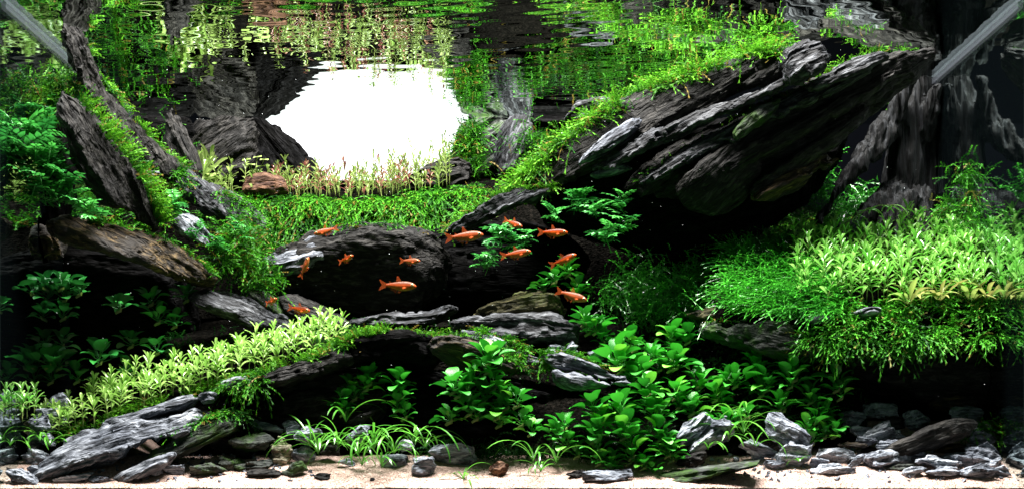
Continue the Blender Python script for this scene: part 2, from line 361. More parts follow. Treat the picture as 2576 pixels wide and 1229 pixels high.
left_bank = bank('soil_bank', [
    [(60, 1190, 3.4), (180, 1140, 3.6), (320, 1090, 3.8), (500, 1040, 4.2), (650, 1000, 4.6), (890, 900, 5.4)],
    [(60, 1120, 4.0), (180, 1085, 4.2), (320, 1035, 4.4), (500, 985, 4.8), (650, 935, 5.2), (890, 862, 6.0)],
    [(60, 1095, 5.5), (180, 1055, 5.8), (320, 1000, 6.2), (500, 950, 6.8), (650, 900, 7.2), (890, 850, 8.0)],
    [(60, 1130, 7.0), (180, 1090, 7.4), (320, 1040, 8.0), (500, 985, 8.6), (650, 925, 9.0), (890, 860, 10)]],
    'dark soil bank rising under the front left carpet of plants', M['soil'])
mid_terrace = bank('soil_terrace', [
    [(420, 1010, 8), (700, 960, 7.5), (1000, 920, 7.5), (1300, 950, 7), (1620, 1010, 6.5)],
    [(420, 900, 9), (700, 880, 8), (1000, 866, 8), (1300, 900, 7.4), (1620, 975, 7)],
    [(420, 850, 13), (700, 830, 13), (1000, 815, 13), (1300, 835, 13), (1620, 850, 12)],
    [(420, 820, 19), (700, 790, 19), (1000, 780, 19), (1300, 780, 19), (1620, 780, 19)]],
    'dark soil terrace behind the central arch of slate', M['soil'])
right_slope = bank('soil_slope', [
    [(1330, 1190, 3.6), (1500, 1170, 3.4), (1750, 1140, 3.8), (2000, 1130, 4.6), (2180, 1120, 5.5)],
    [(1330, 1120, 5), (1500, 1090, 5), (1750, 1060, 5.4), (2000, 1050, 6), (2180, 1060, 7)],
    [(1330, 1010, 7), (1500, 960, 7.5), (1750, 960, 7.8), (2000, 960, 8), (2180, 970, 9)],
    [(1330, 900, 9.5), (1500, 850, 10.5), (1750, 860, 10.5), (2000, 890, 10.5), (2180, 900, 11)],
    [(1330, 830, 14), (1500, 780, 15), (1750, 780, 15), (2000, 800, 14), (2180, 850, 14)]],
    'dark planted slope below the big leaning slab', M['soil'])
right_mound = bank('soil_mound', [
    [(1800, 835, 6.8), (2050, 882, 5.2), (2250, 890, 4.6), (2450, 868, 4.2), (2640, 862, 4.2)],
    [(1800, 800, 6.8), (2050, 855, 4.6), (2250, 850, 4.0), (2450, 835, 3.8), (2640, 830, 3.8)],
    [(1800, 750, 7.6), (2050, 780, 5.8), (2250, 770, 5.3), (2450, 762, 5.3), (2640, 760, 5.3)],
    [(1800, 700, 9.4), (2050, 722, 7.4), (2250, 708, 7), (2450, 703, 7), (2640, 700, 7)],
    [(1800, 640, 11.5), (2050, 665, 9.6), (2250, 655, 9.2), (2450, 655, 9.2), (2640, 655, 9.2)],
    [(1800, 610, 17), (2050, 610, 16), (2250, 592, 16), (2450, 592, 16), (2640, 592, 16)]],
    'planted soil mound on the right', M['soil'])
back_bank = bank('soil_ridge', [
    [(-60, 820, 19.5), (500, 800, 20), (900, 790, 20), (1300, 800, 19.5), (1800, 800, 19.5), (2640, 820, 19.5)],
    [(-60, 600, 19.5), (500, 590, 20), (900, 560, 20), (1300, 560, 19.5), (1800, 600, 19.5), (2640, 620, 19.5)],
    [(-60, 520, 20.5), (500, 510, 20.5), (900, 515, 20.5), (1300, 490, 20.5), (1800, 560, 20.5), (2640, 580, 20.5)],
    [(-60, 500, 23), (500, 490, 23), (900, 498, 23), (1300, 450, 23), (1800, 520, 23), (2640, 560, 23)],
    [(-60, 480, 28.5), (500, 480, 28.5), (900, 480, 28.5), (1300, 440, 28.5), (1800, 500, 28.5), (2640, 540, 28.5)]],
    'dark soil ridge along the back', M['soil'], nu=240)

# ------------------------------------------------------------------ slate slabs
def slab(name, outline, Y, thick, mat, label, cat='rock', tilt=0.0, amp=1.0, res=1.0, lay=0.55, ang=None, tau=None, group=None):
    """loft of rings along the long axis of an outline; Y = depth of the left and the right end"""
    O = np.array(outline, float); Yl, Yr = (Y, Y) if np.isscalar(Y) else Y
    Q = np.stack([O[:, 0], -O[:, 1]], -1)
    d = np.roll(Q, -1, 0) - Q; L = np.linalg.norm(d, axis=1); mid = (Q + np.roll(Q, -1, 0)) / 2
    c = (mid * L[:, None]).sum(0) / L.sum()
    if ang is None:
        C = ((mid - c) * L[:, None]).T @ (mid - c); w, v = np.linalg.eigh(C); ax = v[:, 1]
        if ax[0] < 0: ax = -ax
    else: ax = np.array([math.cos(math.radians(ang)), math.sin(math.radians(ang))])
    pr = np.array([-ax[1], ax[0]])
    u = (Q - c) @ ax; vv = (Q - c) @ pr
    u0, u1 = u.min(), u.max(); ext = (u1 - u0) / ppc((Yl + Yr) / 2)
    hgt = (vv.max() - vv.min()) / ppc((Yl + Yr) / 2)
    nu = int(np.clip(ext * 10 * res, 26, 170)); nv = int(np.clip((hgt + thick) * 2 * 11 * res, 32, 150))
    tt = 0.5 - 0.5 * np.cos(np.linspace(0.06, math.pi - 0.06, nu)); tt = 0.55 * tt + 0.45 * np.linspace(0.004, 0.996, nu)
    us = u0 + (u1 - u0) * tt
    hi, lo = np.zeros(nu), np.zeros(nu); n = len(u)
    for i, uu in enumerate(us):
        x = []
        for k in range(n):
            a, b = u[k], u[(k + 1) % n]
            if (a - uu) * (b - uu) <= 0 and a != b: x.append(vv[k] + (vv[(k + 1) % n] - vv[k]) * (uu - a) / (b - a))
        hi[i], lo[i] = (max(x), min(x)) if x else (0, 0)
    rj = np.stack([tt * ext * 1.1, 0 * tt + c[0] * 0.37, 0 * tt + 2.5], -1); rk = rj + [7.7, 3.1, 5.2]; jag = min(0.16, 0.1 * hgt) * ppc((Yl + Yr) / 2)
    def steps(z): k_ = np.floor(z * 1.6); return (np.abs(np.sin(k_ * 91.7 + c[1]) * 437.58) % 1.0 - 0.5)
    env = np.clip((hi - lo) / (0.35 * (hi - lo).max() + 1e-6), 0, 1)
    hi = hi + jag * env * (1.6 * fbm(rj, 3) + 0.8 * steps(tt * ext * 0.9)); lo = lo + jag * env * (1.6 * fbm(rk, 3) + 0.8 * steps(tt * ext * 0.9 + 31))
    A = np.linspace(0, 2 * math.pi, nv, endpoint=False)
    ca, sa = np.cos(A), np.sin(A)
    f = np.sign(ca) * np.abs(ca) ** 0.5; g = np.sign(sa) * np.abs(sa) ** 0.5
    hv = (hi - lo) / 2; vc = (hi + lo) / 2
    vq = vc[:, None] + hv[:, None] * f[None]
    qx = c[0] + us[:, None] * ax[0] + vq * pr[0]; qy = -(c[1] + us[:, None] * ax[1] + vq * pr[1])
    fx = np.clip((qx - O[:, 0].min()) / (np.ptp(O[:, 0]) + 1e-6), 0, 1)
    Yc = Yl + (Yr - Yl) * fx
    s = K * CAM_D / (CAM_D + Yc)
    th = thick * np.sqrt(np.clip(hv / hv.max(), 0.02, 1))
    P = np.stack([(qx - 1287.5) / s, Yc - th[:, None] * g[None] + tilt * (hv[:, None] * f[None]) / s, EYE + (VY - qy) / s], -1)
    N = grid_normals(P, True)
    cen = P.mean(1, keepdims=True)
    if ((P - cen) * N).sum() < 0: N = -N
    # chisel flat facets
    axw = np.array([ax[0], 0, ax[1]]); prw = np.array([pr[0], 0, pr[1]]); fl = P.reshape(-1, 3)
    rs = np.random.default_rng(int(abs(c[0]) * 3 + abs(c[1]) * 7))
    for _ in range(34):
        a_ = rs.uniform(0, 2 * math.pi); nn = math.cos(a_) * prw + math.sin(a_) * np.array([0, 1, 0]) + rs.normal(0, 0.45) * axw; nn /= np.linalg.norm(nn)
        dd = fl @ nn; mx_ = np.quantile(dd, rs.uniform(0.955, 0.995)); fl = fl - nn[None] * (np.maximum(0, dd - mx_) * 0.92)[:, None]
    P = fl.reshape(P.shape); N = grid_normals(P, True)
    if ((P - P.mean(1, keepdims=True)) * N).sum() < 0: N = -N
    # strata
    axw = np.array([ax[0], 0, ax[1]]); prw = np.array([pr[0], 0, pr[1]])
    la = P @ axw; lb = P @ prw; lc = P[..., 1]
    sd = U(0, 90); ta = U(0.3, 1.0) if tau is None else tau
    w = lb * math.cos(ta) + lc * math.sin(ta)
    q = np.stack([la * 0.22 + sd, lb * 0.8, lc * 0.8], -1)
    w = w + 0.5 * perlin(q * 0.9) + 0.15 * perlin(q * 2.3)
    lay = lay * min(1.0, 0.35 + 0.3 * min(hgt, thick * 2))
    wi = w / lay; k = np.floor(wi); fr_ = wi - k
    hsh = lambda z: np.abs(np.sin(z * 12.9898 + sd) * 43758.5453) % 1.0
    e = sstep(0.0, 0.18, fr_)
    terr = hsh(k - 1) * (1 - e) + hsh(k) * e - 0.5
    wi2 = w / (lay * 0.33); k2 = np.floor(wi2); e2 = sstep(0, 0.4, wi2 - k2)
    terr2 = hsh(k2 + 31) * (1 - e2) + hsh(k2 + 32) * e2 - 0.5
    brk = 0.35 + 0.9 * np.clip(perlin(q * 1.4 + 40) + 0.4, 0, 1)
    size = min(1.0, 0.25 + 0.3 * min(hgt, thick * 2))
    Dp = amp * size * (0.4 * fbm(q * 0.8, 3) + 0.55 * terr * brk + 0.24 * terr2 * brk + 0.12 * fbm(np.stack([la * 1.2, lb * 3.2, lc * 3.2], -1) + sd, 2))
    P = P + N * Dp[..., None]; P[..., 0] = np.clip(P[..., 0], -HALF + 0.03, HALF - 0.03); P[..., 1] = np.minimum(P[..., 1], DEPTH - 0.4); P[..., 2] = np.minimum(P[..., 2], WATER - 0.03)
    org = np.array([P[..., 0].mean(), P[..., 1].mean(), P[..., 2].min()])
    V = P.reshape(-1, 3); V = np.vstack([V, P[0].mean(0), P[-1].mean(0)])
    F = grid_faces(nu, nv, True).tolist(); b = len(V) - 2
    for j in range(nv):
        j2 = (j + 1) % nv
        F.append((b, j, j2)); F.append((b + 1, (nu - 1) * nv + j2, (nu - 1) * nv + j))
    R = np.stack([axw, np.array([0, 1, 0]), np.cross(axw, [0, 1, 0])], 0)
    Vl = (V - org) @ R.T * S
    me = mesh_from(name, Vl, F, mat, True, 38)
    bm = bmesh.new(); bm.from_mesh(me); bmesh.ops.recalc_face_normals(bm, faces=bm.faces); bm.to_mesh(me); bm.free()
    o = link(name, me)
    Mx = Matrix.Identity(4)
    for i in range(3):
        for j in range(3): Mx[i][j] = R[j][i]
    Mx.translation = Vector(org * S); o.matrix_world = Mx
    tag(o, label, cat, group)
    sf = Surf(); sf.P = P; sf.N = grid_normals(P, True)
    if ((P - P.mean(1, keepdims=True)) * sf.N).sum() < 0: sf.N = -sf.N
    sf.closed = True; sf.o = o
    return sf

# --- left group
L1 = slab('slate_rock', [(156, 85), (178, 58), (202, 75), (222, 130), (262, 205), (305, 262), (352, 330), (432, 392), (500, 450), (480, 490), (420, 450), (360, 405), (300, 335), (235, 250), (175, 160)], (4.2, 15), 1.3, M['dark'], 'tall dark slab at left whose tip touches the water surface', tilt=0.3)
L1b = slab('slate_rock', [(440, 420), (520, 458), (600, 500), (662, 548), (655, 592), (600, 585), (520, 540), (450, 480)], (13, 17), 1.3, M['mid'], 'grey streaked slab running down to the left end of the back moss', tilt=0.5)
L2 = slab('slate_rock', [(146, 265), (160, 228), (205, 250), (250, 310), (300, 380), (345, 440), (378, 510), (398, 575), (372, 572), (300, 520), (220, 480), (165, 380)], (2.6, 7.5), 1.0, M['dark'], 'dark pointed slab at left with a fringe of bright moss', tilt=-0.2, amp=0.7)
slab('slate_rock', [(424, 290), (432, 273), (468, 335), (500, 400), (512, 470), (455, 450), (412, 390)], 15.5, 0.8, M['dark'], 'slim dark spike of slate pointing up in front of the left back rock')
slab('slate_rock', [(300, 345), (345, 330), (430, 385), (490, 440), (440, 470), (380, 430), (320, 385)], (12, 15), 0.9, M['dark'], 'narrow dark slab tucked under the tall left slab')
slab('slate_chunk', [(350, 425), (400, 428), (405, 440), (375, 455), (345, 448)], 9.5, 0.6, M['pale'], 'small pale stone caught between the two left slabs', res=0.8)
slab('slate_boulder', [(470, 330), (500, 306), (560, 300), (640, 300), (650, 400), (615, 470), (520, 480), (470, 430)], 27, 1.4, M['dark'], 'grey blocky back rock left of the bright window')
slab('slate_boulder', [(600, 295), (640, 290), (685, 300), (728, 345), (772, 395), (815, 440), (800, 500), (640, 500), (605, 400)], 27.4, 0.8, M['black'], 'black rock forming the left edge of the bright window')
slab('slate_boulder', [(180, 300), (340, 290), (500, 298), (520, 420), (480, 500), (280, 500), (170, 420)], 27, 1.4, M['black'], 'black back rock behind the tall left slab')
slab('slate_boulder', [(-60, 330), (60, 255), (140, 280), (170, 400), (175, 560), (40, 600), (-60, 580)], 9.5, 2.0, M['black'], 'black rock behind the leafy plants at the far left')
L5 = slab('slate_rock', [(138, 560), (150, 530), (220, 548), (320, 578), (410, 608), (490, 655), (545, 702), (505, 715), (430, 700), (320, 660), (220, 632), (150, 610)], (5, 9.5), 2.0, M['brown'], 'golden brown ledge over the dark left hollow', tilt=0.5, amp=0.75)
slab('slate_boulder', [(-60, 540), (60, 560), (140, 560), (150, 640), (60, 650), (-60, 640)], 8, 1.6, M['brown'], 'dark brown rock low at the left glass')
slab('slate_boulder', [(-60, 620), (200, 620), (480, 690), (500, 800), (460, 930), (200, 1000), (-60, 1010)], 15, 2.5, M['black'], 'added black rock wall giving the left hollow its shade', tilt=-0.5, amp=0.6)  # near-black backing, its colour stands for the shade inside the hollow
slab('slate_rock', [(430, 560), (470, 540), (520, 580), (552, 612), (530, 622), (470, 600)], (9, 11), 0.7, M['slate'], 'small tilted slab among moss above the golden ledge', tilt=0.5)
L6 = slab('slate_rock', [(470, 745), (510, 728), (575, 728), (650, 762), (730, 806), (770, 830), (640, 830), (560, 800), (495, 772)], (9.5, 12), 1.3, M['mid'], 'grey slab with wavy grain low at left of the fish', tilt=0.6)
slab('slate_rock', [(620, 735), (660, 735), (720, 775), (775, 815), (735, 815), (670, 775)], (11.5, 13), 0.8, M['mossy'], 'thin greenish slab beside the wavy grey slab', tilt=0.4)
slab('slate_rock', [(695, 752), (735, 735), (790, 762), (850, 795), (885, 818), (800, 822), (740, 795)], (12.5, 13.5), 1.0, M['dark'], 'rounded dark slab right of the lowest fish pair', tilt=0.3)
# --- centre
L8 = slab('slate_boulder', [(650, 660), (700, 640), (790, 605), (900, 572), (1010, 568), (1100, 590), (1140, 660), (1110, 740), (1060, 800), (940, 812), (820, 790), (720, 735), (655, 700)], 16.5, 3.0, M['dark'], 'big dark boulder in the middle behind the fish', tilt=-0.35, lay=0.9)
slab('slate_rock', [(640, 655), (700, 635), (790, 600), (870, 585), (840, 640), (770, 690), (690, 690)], (13.8, 14.5), 0.9, M['slate'], 'grey angular shoulder on the left of the big dark boulder', tilt=0.5)
slab('slate_boulder', [(1040, 600), (1200, 560), (1400, 560), (1480, 660), (1420, 780), (1240, 800), (1080, 780)], 18, 2.0, M['black'], 'black rock wall behind the ferns in the middle')
slab('slate_rock', [(880, 810), (980, 792), (1080, 790), (1130, 762), (1150, 775), (1100, 815), (980, 830)], 12.5, 0.9, M['mid'], 'low grey slab at the foot of the big dark boulder', tilt=0.5)
C5 = slab('slate_boulder', [(1130, 812), (1200, 795), (1310, 780), (1400, 790), (1450, 825), (1455, 858), (1330, 868), (1210, 850)], 8.5, 1.5, M['mid'], 'craggy grey rock right of centre below the fish', tilt=0.4, amp=1.2)
C5b = slab('slate_boulder', [(1180, 808), (1240, 765), (1300, 735), (1360, 722), (1410, 760), (1425, 795), (1300, 800)], 10.5, 1.5, M['golden'], 'golden green rounded rock above the craggy grey one', tilt=0.5)
C1 = slab('slate_rock', [(560, 975), (640, 950), (740, 915), (840, 880), (905, 868), (910, 900), (850, 930), (740, 962), (640, 985)], (4.2, 5.2), 1.3, M['dark'], 'dark slab carrying moss at the left end of the arch', tilt=0.2)
C2 = slab('slate_rock', [(850, 890), (910, 850), (1000, 838), (1090, 845), (1120, 880), (1080, 920), (960, 925), (880, 918)], (5.5, 6), 1.6, M['black'], 'black slab at the crown of the central arch', tilt=-0.3)
C3 = slab('slate_rock', [(1080, 855), (1140, 850), (1220, 868), (1300, 910), (1330, 935), (1250, 938), (1170, 920), (1095, 890)], (5.2, 5.0), 1.3, M['brown'], 'brown layered slab right of the crown of the arch', tilt=0.1, lay=0.4, amp=1.3)
C3b = slab('slate_rock', [(1160, 830), (1215, 828), (1290, 862), (1370, 905), (1390, 925), (1320, 915), (1230, 880), (1170, 850)], (6.5, 5.6), 0.7, M['pale'], 'thin pale slab edge running down the top of the arch', tilt=0.5)
C4 = slab('slate_rock', [(1360, 890), (1410, 882), (1480, 905), (1540, 935), (1575, 952), (1510, 952), (1430, 930), (1375, 915)], (4.6, 4.2), 0.7, M['slate'], 'light edged split slab at the right end of the arch', lay=0.35, amp=1.3)
slab('slate_rock', [(1390, 932), (1440, 935), (1510, 958), (1535, 968), (1460, 985), (1400, 965)], 4.0, 0.8, M['slate'], 'grey slab just under the split slab at the arch end')
slab('slate_chip', [(1535, 962), (1575, 955), (1605, 966), (1560, 975)], 3.8, 0.35, M['pale'], 'thin pale chip beyond the right end of the arch', res=0.7)
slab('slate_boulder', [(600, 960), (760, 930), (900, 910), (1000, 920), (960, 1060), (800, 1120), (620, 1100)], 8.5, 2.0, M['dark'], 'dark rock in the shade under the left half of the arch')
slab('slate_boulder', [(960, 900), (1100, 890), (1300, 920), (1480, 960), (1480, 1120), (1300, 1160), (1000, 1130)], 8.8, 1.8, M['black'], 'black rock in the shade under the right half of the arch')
# --- big leaning group on the right
R_a = slab('slate_rock', [(1270, 490), (1350, 420), (1430, 330), (1500, 275), (1620, 225), (1760, 170), (1880, 138), (1990, 122), (2062, 118), (2085, 140), (2050, 165), (1950, 200), (1850, 240), (1720, 320), (1600, 370), (1500, 420), (1400, 470), (1310, 505)], (15, 7), 1.6, M['dark'], 'long moss topped slab climbing to the upper right', tilt=0.35)
slab('slate_chunk', [(1960, 145), (2010, 112), (2050, 108), (2085, 145), (2070, 170), (2010, 215), (1965, 205)], 6.2, 1.0, M['mid'], 'craggy grey knob at the top of the leaning slabs', amp=1.4)
R_b = slab('slate_rock', [(1560, 470), (1680, 385), (1800, 320), (1920, 262), (2030, 215), (2130, 170), (2240, 138), (2345, 132), (2345, 152), (2262, 222), (2150, 312), (2080, 372), (1960, 450), (1820, 485), (1660, 490)], (11, 9.6), 2.0, M['dark'], 'great dark pointed slab leaning to the upper right', tilt=-0.35)
R_b2 = slab('slate_rock', [(2020, 222), (2080, 180), (2140, 150), (2200, 134), (2232, 136), (2226, 152), (2180, 178), (2110, 208), (2050, 235)], 7.4, 0.8, M['mid'], 'white edged slab lying on the great pointed slab', tilt=0.4, lay=0.35)
R_c = slab('slate_rock', [(1600, 458), (1720, 372), (1850, 302), (1990, 240), (2110, 192), (2200, 160), (2212, 168), (2130, 215), (2000, 275), (1870, 338), (1740, 408), (1620, 474)], (8.8, 7.6), 0.7, M['mid'], 'grey ridged plate across the middle of the leaning group', tilt=0.25, lay=0.3)
slab('slate_rock', [(1840, 330), (1900, 270), (1960, 252), (1955, 275), (1900, 320), (1850, 350)], 7.6, 0.7, M['mossy'], 'small green edged slab above the flat dark face', tilt=0.3)
R_d = slab('slate_boulder', [(1690, 470), (1760, 400), (1840, 345), (1905, 312), (1928, 345), (1915, 430), (1885, 510), (1800, 545), (1720, 525)], 8.6, 0.7, M['dark'], 'flat dark face of rock under the leaning slabs', tilt=-0.3, amp=0.5)
slab('slate_rock', [(1600, 470), (1690, 395), (1770, 345), (1780, 370), (1720, 420), (1660, 470), (1610, 500)], 9.2, 0.9, M['dark'], 'dark narrow slab left of the flat dark face', tilt=-0.1)
slab('slate_rock', [(1900, 470), (1960, 435), (2030, 405), (2100, 396), (2106, 408), (2060, 425), (2015, 470), (1940, 500), (1890, 505)], (8.8, 9.2), 1.0, M['brown'], 'brown tipped slab jutting right below the leaning slabs', tilt=0.2)
slab('slate_rock', [(1480, 432), (1600, 352), (1720, 300), (1850, 250), (1960, 205), (2060, 163), (2078, 170), (1970, 222), (1860, 272), (1730, 328), (1610, 384), (1500, 448)], (9.4, 6.4), 0.6, M['mid'], 'long thin plate just below the moss of the climbing slab', tilt=0.25, lay=0.3)
slab('slate_rock', [(1780, 432), (1900, 355), (2030, 288), (2150, 222), (2262, 166), (2272, 176), (2170, 252), (2050, 324), (1930, 394), (1800, 452)], (8.2, 8.4), 0.6, M['dark'], 'long thin plate along the face of the great pointed slab', tilt=0.1, lay=0.3)
slab('slate_rock', [(1880, 474), (1980, 405), (2090, 333), (2182, 262), (2194, 272), (2110, 358), (2000, 434), (1900, 490)], (8.4, 9.0), 0.6, M['dark'], 'long thin plate along the underside of the great pointed slab', tilt=0.0, lay=0.3)
R_f = slab('slate_rock', [(1455, 412), (1490, 372), (1540, 330), (1585, 305), (1612, 305), (1605, 335), (1560, 365), (1510, 392), (1480, 402)], 9.2, 0.9, M['slate'], 'pale wedge of slate poking out of the moss slope', tilt=0.4)
slab('slate_rock', [(1485, 440), (1510, 425), (1560, 415), (1590, 425), (1545, 440), (1500, 450)], 9.6, 0.5, M['slate'], 'small grey flake below the pale wedge', tilt=0.3)
R_h = slab('slate_rock', [(1120, 580), (1170, 545), (1230, 500), (1290, 478), (1360, 468), (1395, 478), (1350, 505), (1270, 535), (1190, 572), (1140, 592)], (14.5, 12.5), 0.9, M['mid'], 'grey slab at the lower end of the moss slope', tilt=0.4)
R_i = slab('slate_boulder', [(1330, 490), (1500, 400), (1700, 330), (1950, 280), (2130, 290), (2110, 400), (2000, 520), (1880, 600), (1700, 640), (1500, 600), (1380, 560)], 15, 3.2, M['black'], 'added black rock mass blocking back light behind the leaning slabs')  # added mass: blocks light from behind and keeps the cavity dark
slab('slate_boulder', [(1030, 468), (1085, 432), (1130, 392), (1155, 345), (1172, 300), (1230, 288), (1285, 290), (1270, 390), (1235, 460), (1120, 470)], 27.2, 1.0, M['mossy'], 'mossy grey back rock right of the bright window')
slab('slate_boulder', [(1255, 330), (1285, 292), (1345, 290), (1340, 350), (1310, 425), (1250, 445), (1240, 400)], 26.2, 0.9, M['mid'], 'angular grey back rock touching the surface right of the window')
slab('slate_rock', [(1010, 455), (1050, 425), (1110, 405), (1170, 390), (1190, 420), (1180, 470), (1060, 480)], 24.5, 1.2, M['dark'], 'low dark back rock under the right of the bright window')
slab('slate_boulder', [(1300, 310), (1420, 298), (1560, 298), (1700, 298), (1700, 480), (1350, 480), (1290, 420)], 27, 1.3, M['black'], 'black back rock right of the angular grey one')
slab('slate_rock', [(1420, 300), (1450, 262), (1520, 250), (1560, 262), (1500, 300), (1440, 320)], 14, 0.8, M['mid'], 'grey lump just behind the moss slope near the surface')
slab('bark_piece', [(610, 475), (625, 448), (670, 440), (712, 455), (722, 480), (690, 500), (630, 500)], 21.2, 0.9, M['rust'], 'reddish brown wood piece left of the back plants', 'wood')
# --- right terrace rocks
R_s = slab('slate_rock', [(1760, 815), (1850, 795), (1950, 800), (2040, 815), (2110, 850), (2135, 880), (2080, 905), (1960, 905), (1850, 880), (1780, 850)], (8, 6), 1.9, M['mossy'], 'broad green stained slab at the left foot of the right mound', tilt=0.3)
slab('slate_rock', [(1720, 790), (1800, 775), (1900, 778), (1980, 790), (1960, 808), (1850, 806), (1750, 805)], (10, 9), 1.2, M['golden'], 'golden green slab behind the broad stained slab', tilt=0.3)
slab('slate_rock', [(1870, 710), (1920, 690), (1985, 700), (1985, 735), (1920, 745), (1880, 735)], 10, 0.9, M['golden'], 'small olive rock at the upper left of the right mound', tilt=0.3)
slab('slate_boulder', [(2090, 890), (2250, 830), (2450, 825), (2640, 830), (2640, 1000), (2450, 1010), (2300, 1000), (2150, 960)], 8.4, 2.8, M['dark'], 'dark rock overhang under the right mound')
slab('slate_chunk', [(2140, 785), (2180, 768), (2215, 775), (2210, 790), (2160, 800)], 4.6, 0.6, M['pale'], 'pale chip lying on the front of the right mound', res=0.8)
slab('slate_chunk', [(2030, 800), (2060, 792), (2090, 800), (2075, 812), (2040, 812)], 4.8, 0.5, M['pale'], 'pale flake on the left edge of the right mound', res=0.8)
slab('slate_rock', [(2050, 600), (2100, 560), (2170, 545), (2190, 590), (2130, 640), (2060, 640)], (13.5, 13), 0.9, M['slate'], 'grey slab leaning at the foot of the stump', tilt=0.4)
# --- front slates
F1 = slab('slate_rock', [(55, 1205), (110, 1150), (180, 1100), (260, 1070), (340, 1058), (420, 1045), (490, 1030), (535, 1030), (515, 1062), (460, 1085), (390, 1105), (310, 1140), (220, 1180), (130, 1212), (80, 1222)], (1.6, 3.0), 1.1, M['pale'], 'large pale streaked slab lying at the front left', tilt=0.7, lay=0.45)
F1b = slab('slate_rock', [(270, 1062), (330, 1040), (410, 1010), (480, 990), (505, 1000), (480, 1022), (400, 1042), (320, 1066)], (3.2, 3.6), 0.8, M['slate'], 'narrow slab lying along the top of the large pale slab', tilt=0.6)
F2 = slab('slate_rock', [(290, 1205), (350, 1160), (420, 1115), (500, 1070), (570, 1042), (612, 1048), (590, 1085), (520, 1120), (450, 1155), (380, 1192), (320, 1212)], (1.8, 3.2), 0.9, M['mossy'], 'dark green stained slab right of the large pale slab', tilt=0.6)
F3 = slab('slate_rock', [(280, 1208), (330, 1170), (400, 1145), (440, 1140), (410, 1170), (350, 1205)], 1.3, 0.5, M['pale'], 'low pale slab wedged under the two front slabs', tilt=0.7)
slab('slate_chunk', [(560, 960), (590, 948), (632, 952), (640, 966), (600, 978), (565, 975)], 3.7, 0.5, M['pale'], 'pale stone at the right edge of the left carpet', res=0.8)
slab('slate_chunk', [(500, 1000), (520, 985), (545, 990), (540, 1010), (512, 1015)], 3.2, 0.5, M['pale'], 'small pale stone at the top end of the large pale slab', res=0.8)
R_w = slab('slate_rock', [(2205, 1142), (2270, 1105), (2340, 1062), (2400, 1048), (2445, 1052), (2450, 1075), (2390, 1108), (2310, 1135), (2240, 1148)], (3.2, 3.8), 0.9, M['dark'], 'dark slanting slab among the stones at right', tilt=-0.1, amp=0.8)

# ------------------------------------------------------------------ loose stones
def stone(px, py, w, h, mat, label, Y=None, rot=0.0, seed=None, name='slate_stone'):
    r = np.random.default_rng(int(px * 7 + py * 13))
    Ys = on_sand(px, py + h * 0.42)          # rest on the sand where the sight line meets it
    if Y is None: Y = Ys or 7.5
    elif Y < 3.4 and Ys and Ys < 4.6: Y = Ys
    s = ppc(Y); W, H = 1.14 * w / s / 2, 1.18 * h / s / 2; Dp = max(0.35 * W, 0.8 * H) * r.uniform(0.8, 1.25)
    pts = []
    for k in range(15):
        v = r.normal(size=3); v /= np.abs(v).max() * 0.35 + np.linalg.norm(v) * 0.65
        pts.append(v * r.uniform(0.86, 1.04))
    pts = np.array(pts) * [W * 1.04, Dp, H * 1.06]
    pts[:, 2] += pts[:, 0] * r.uniform(-0.12, 0.12)
    bm = bmesh.new()
    for p in pts: bm.verts.new(p)
    res = bmesh.ops.convex_hull(bm, input=bm.verts)
    bmesh.ops.delete(bm, geom=[e for e in bm.verts if not e.link_faces], context='VERTS')
    for _ in range(4):
        long_ = [e for e in bm.edges if e.calc_length() > max(0.08, 0.1 * max(W, H))]
        if long_: bmesh.ops.subdivide_edges(bm, edges=long_, cuts=1, use_grid_fill=True)
        bmesh.ops.triangulate(bm, faces=bm.faces[:])
    bm.normal_update()
    co = np.array([v.co[:] for v in bm.verts]); no = np.array([v.normal[:] for v in bm.verts])
    ta = r.uniform(-0.6, 0.6); wl = co[:, 2] * math.cos(ta) + co[:, 1] * math.sin(ta) + 0.12 * perlin(co * [0.8, 2, 2] + px)
    lay = max(0.1, H * 0.42); kk = np.floor(wl / lay); e = sstep(0, 0.3, wl / lay - kk)
    hs = lambda z: np.abs(np.sin(z * 12.9898 + px) * 43758.5453) % 1.0
    d = (hs(kk - 1) * (1 - e) + hs(kk) * e - 0.5) * 0.36 * H + 0.18 * H * fbm(co * 1.6 / max(H, 0.2) + px, 3)
    co = co + no * d[:, None]
    for v, c_ in zip(bm.verts, co): v.co = Vector(c_ * S)
    bmesh.ops.recalc_face_normals(bm, faces=bm.faces[:])
    me = bpy.data.meshes.new(name); bm.to_mesh(me); bm.free(); me.materials.append(mat)
    me.polygons.foreach_set('use_smooth', [True] * len(me.polygons)); me.set_sharp_from_angle(angle=math.radians(24))
    o = link(name, me); P = at(px, py, Y); P[0] = np.clip(P[0], -HALF + 0.1 + W, HALF - 0.1 - W); o.location = Vector(P * S); o.rotation_euler = (r.uniform(-0.2, 0.35), -math.radians(rot), r.uniform(-0.3, 0.3))
    tag(o, label, 'stone'); return o

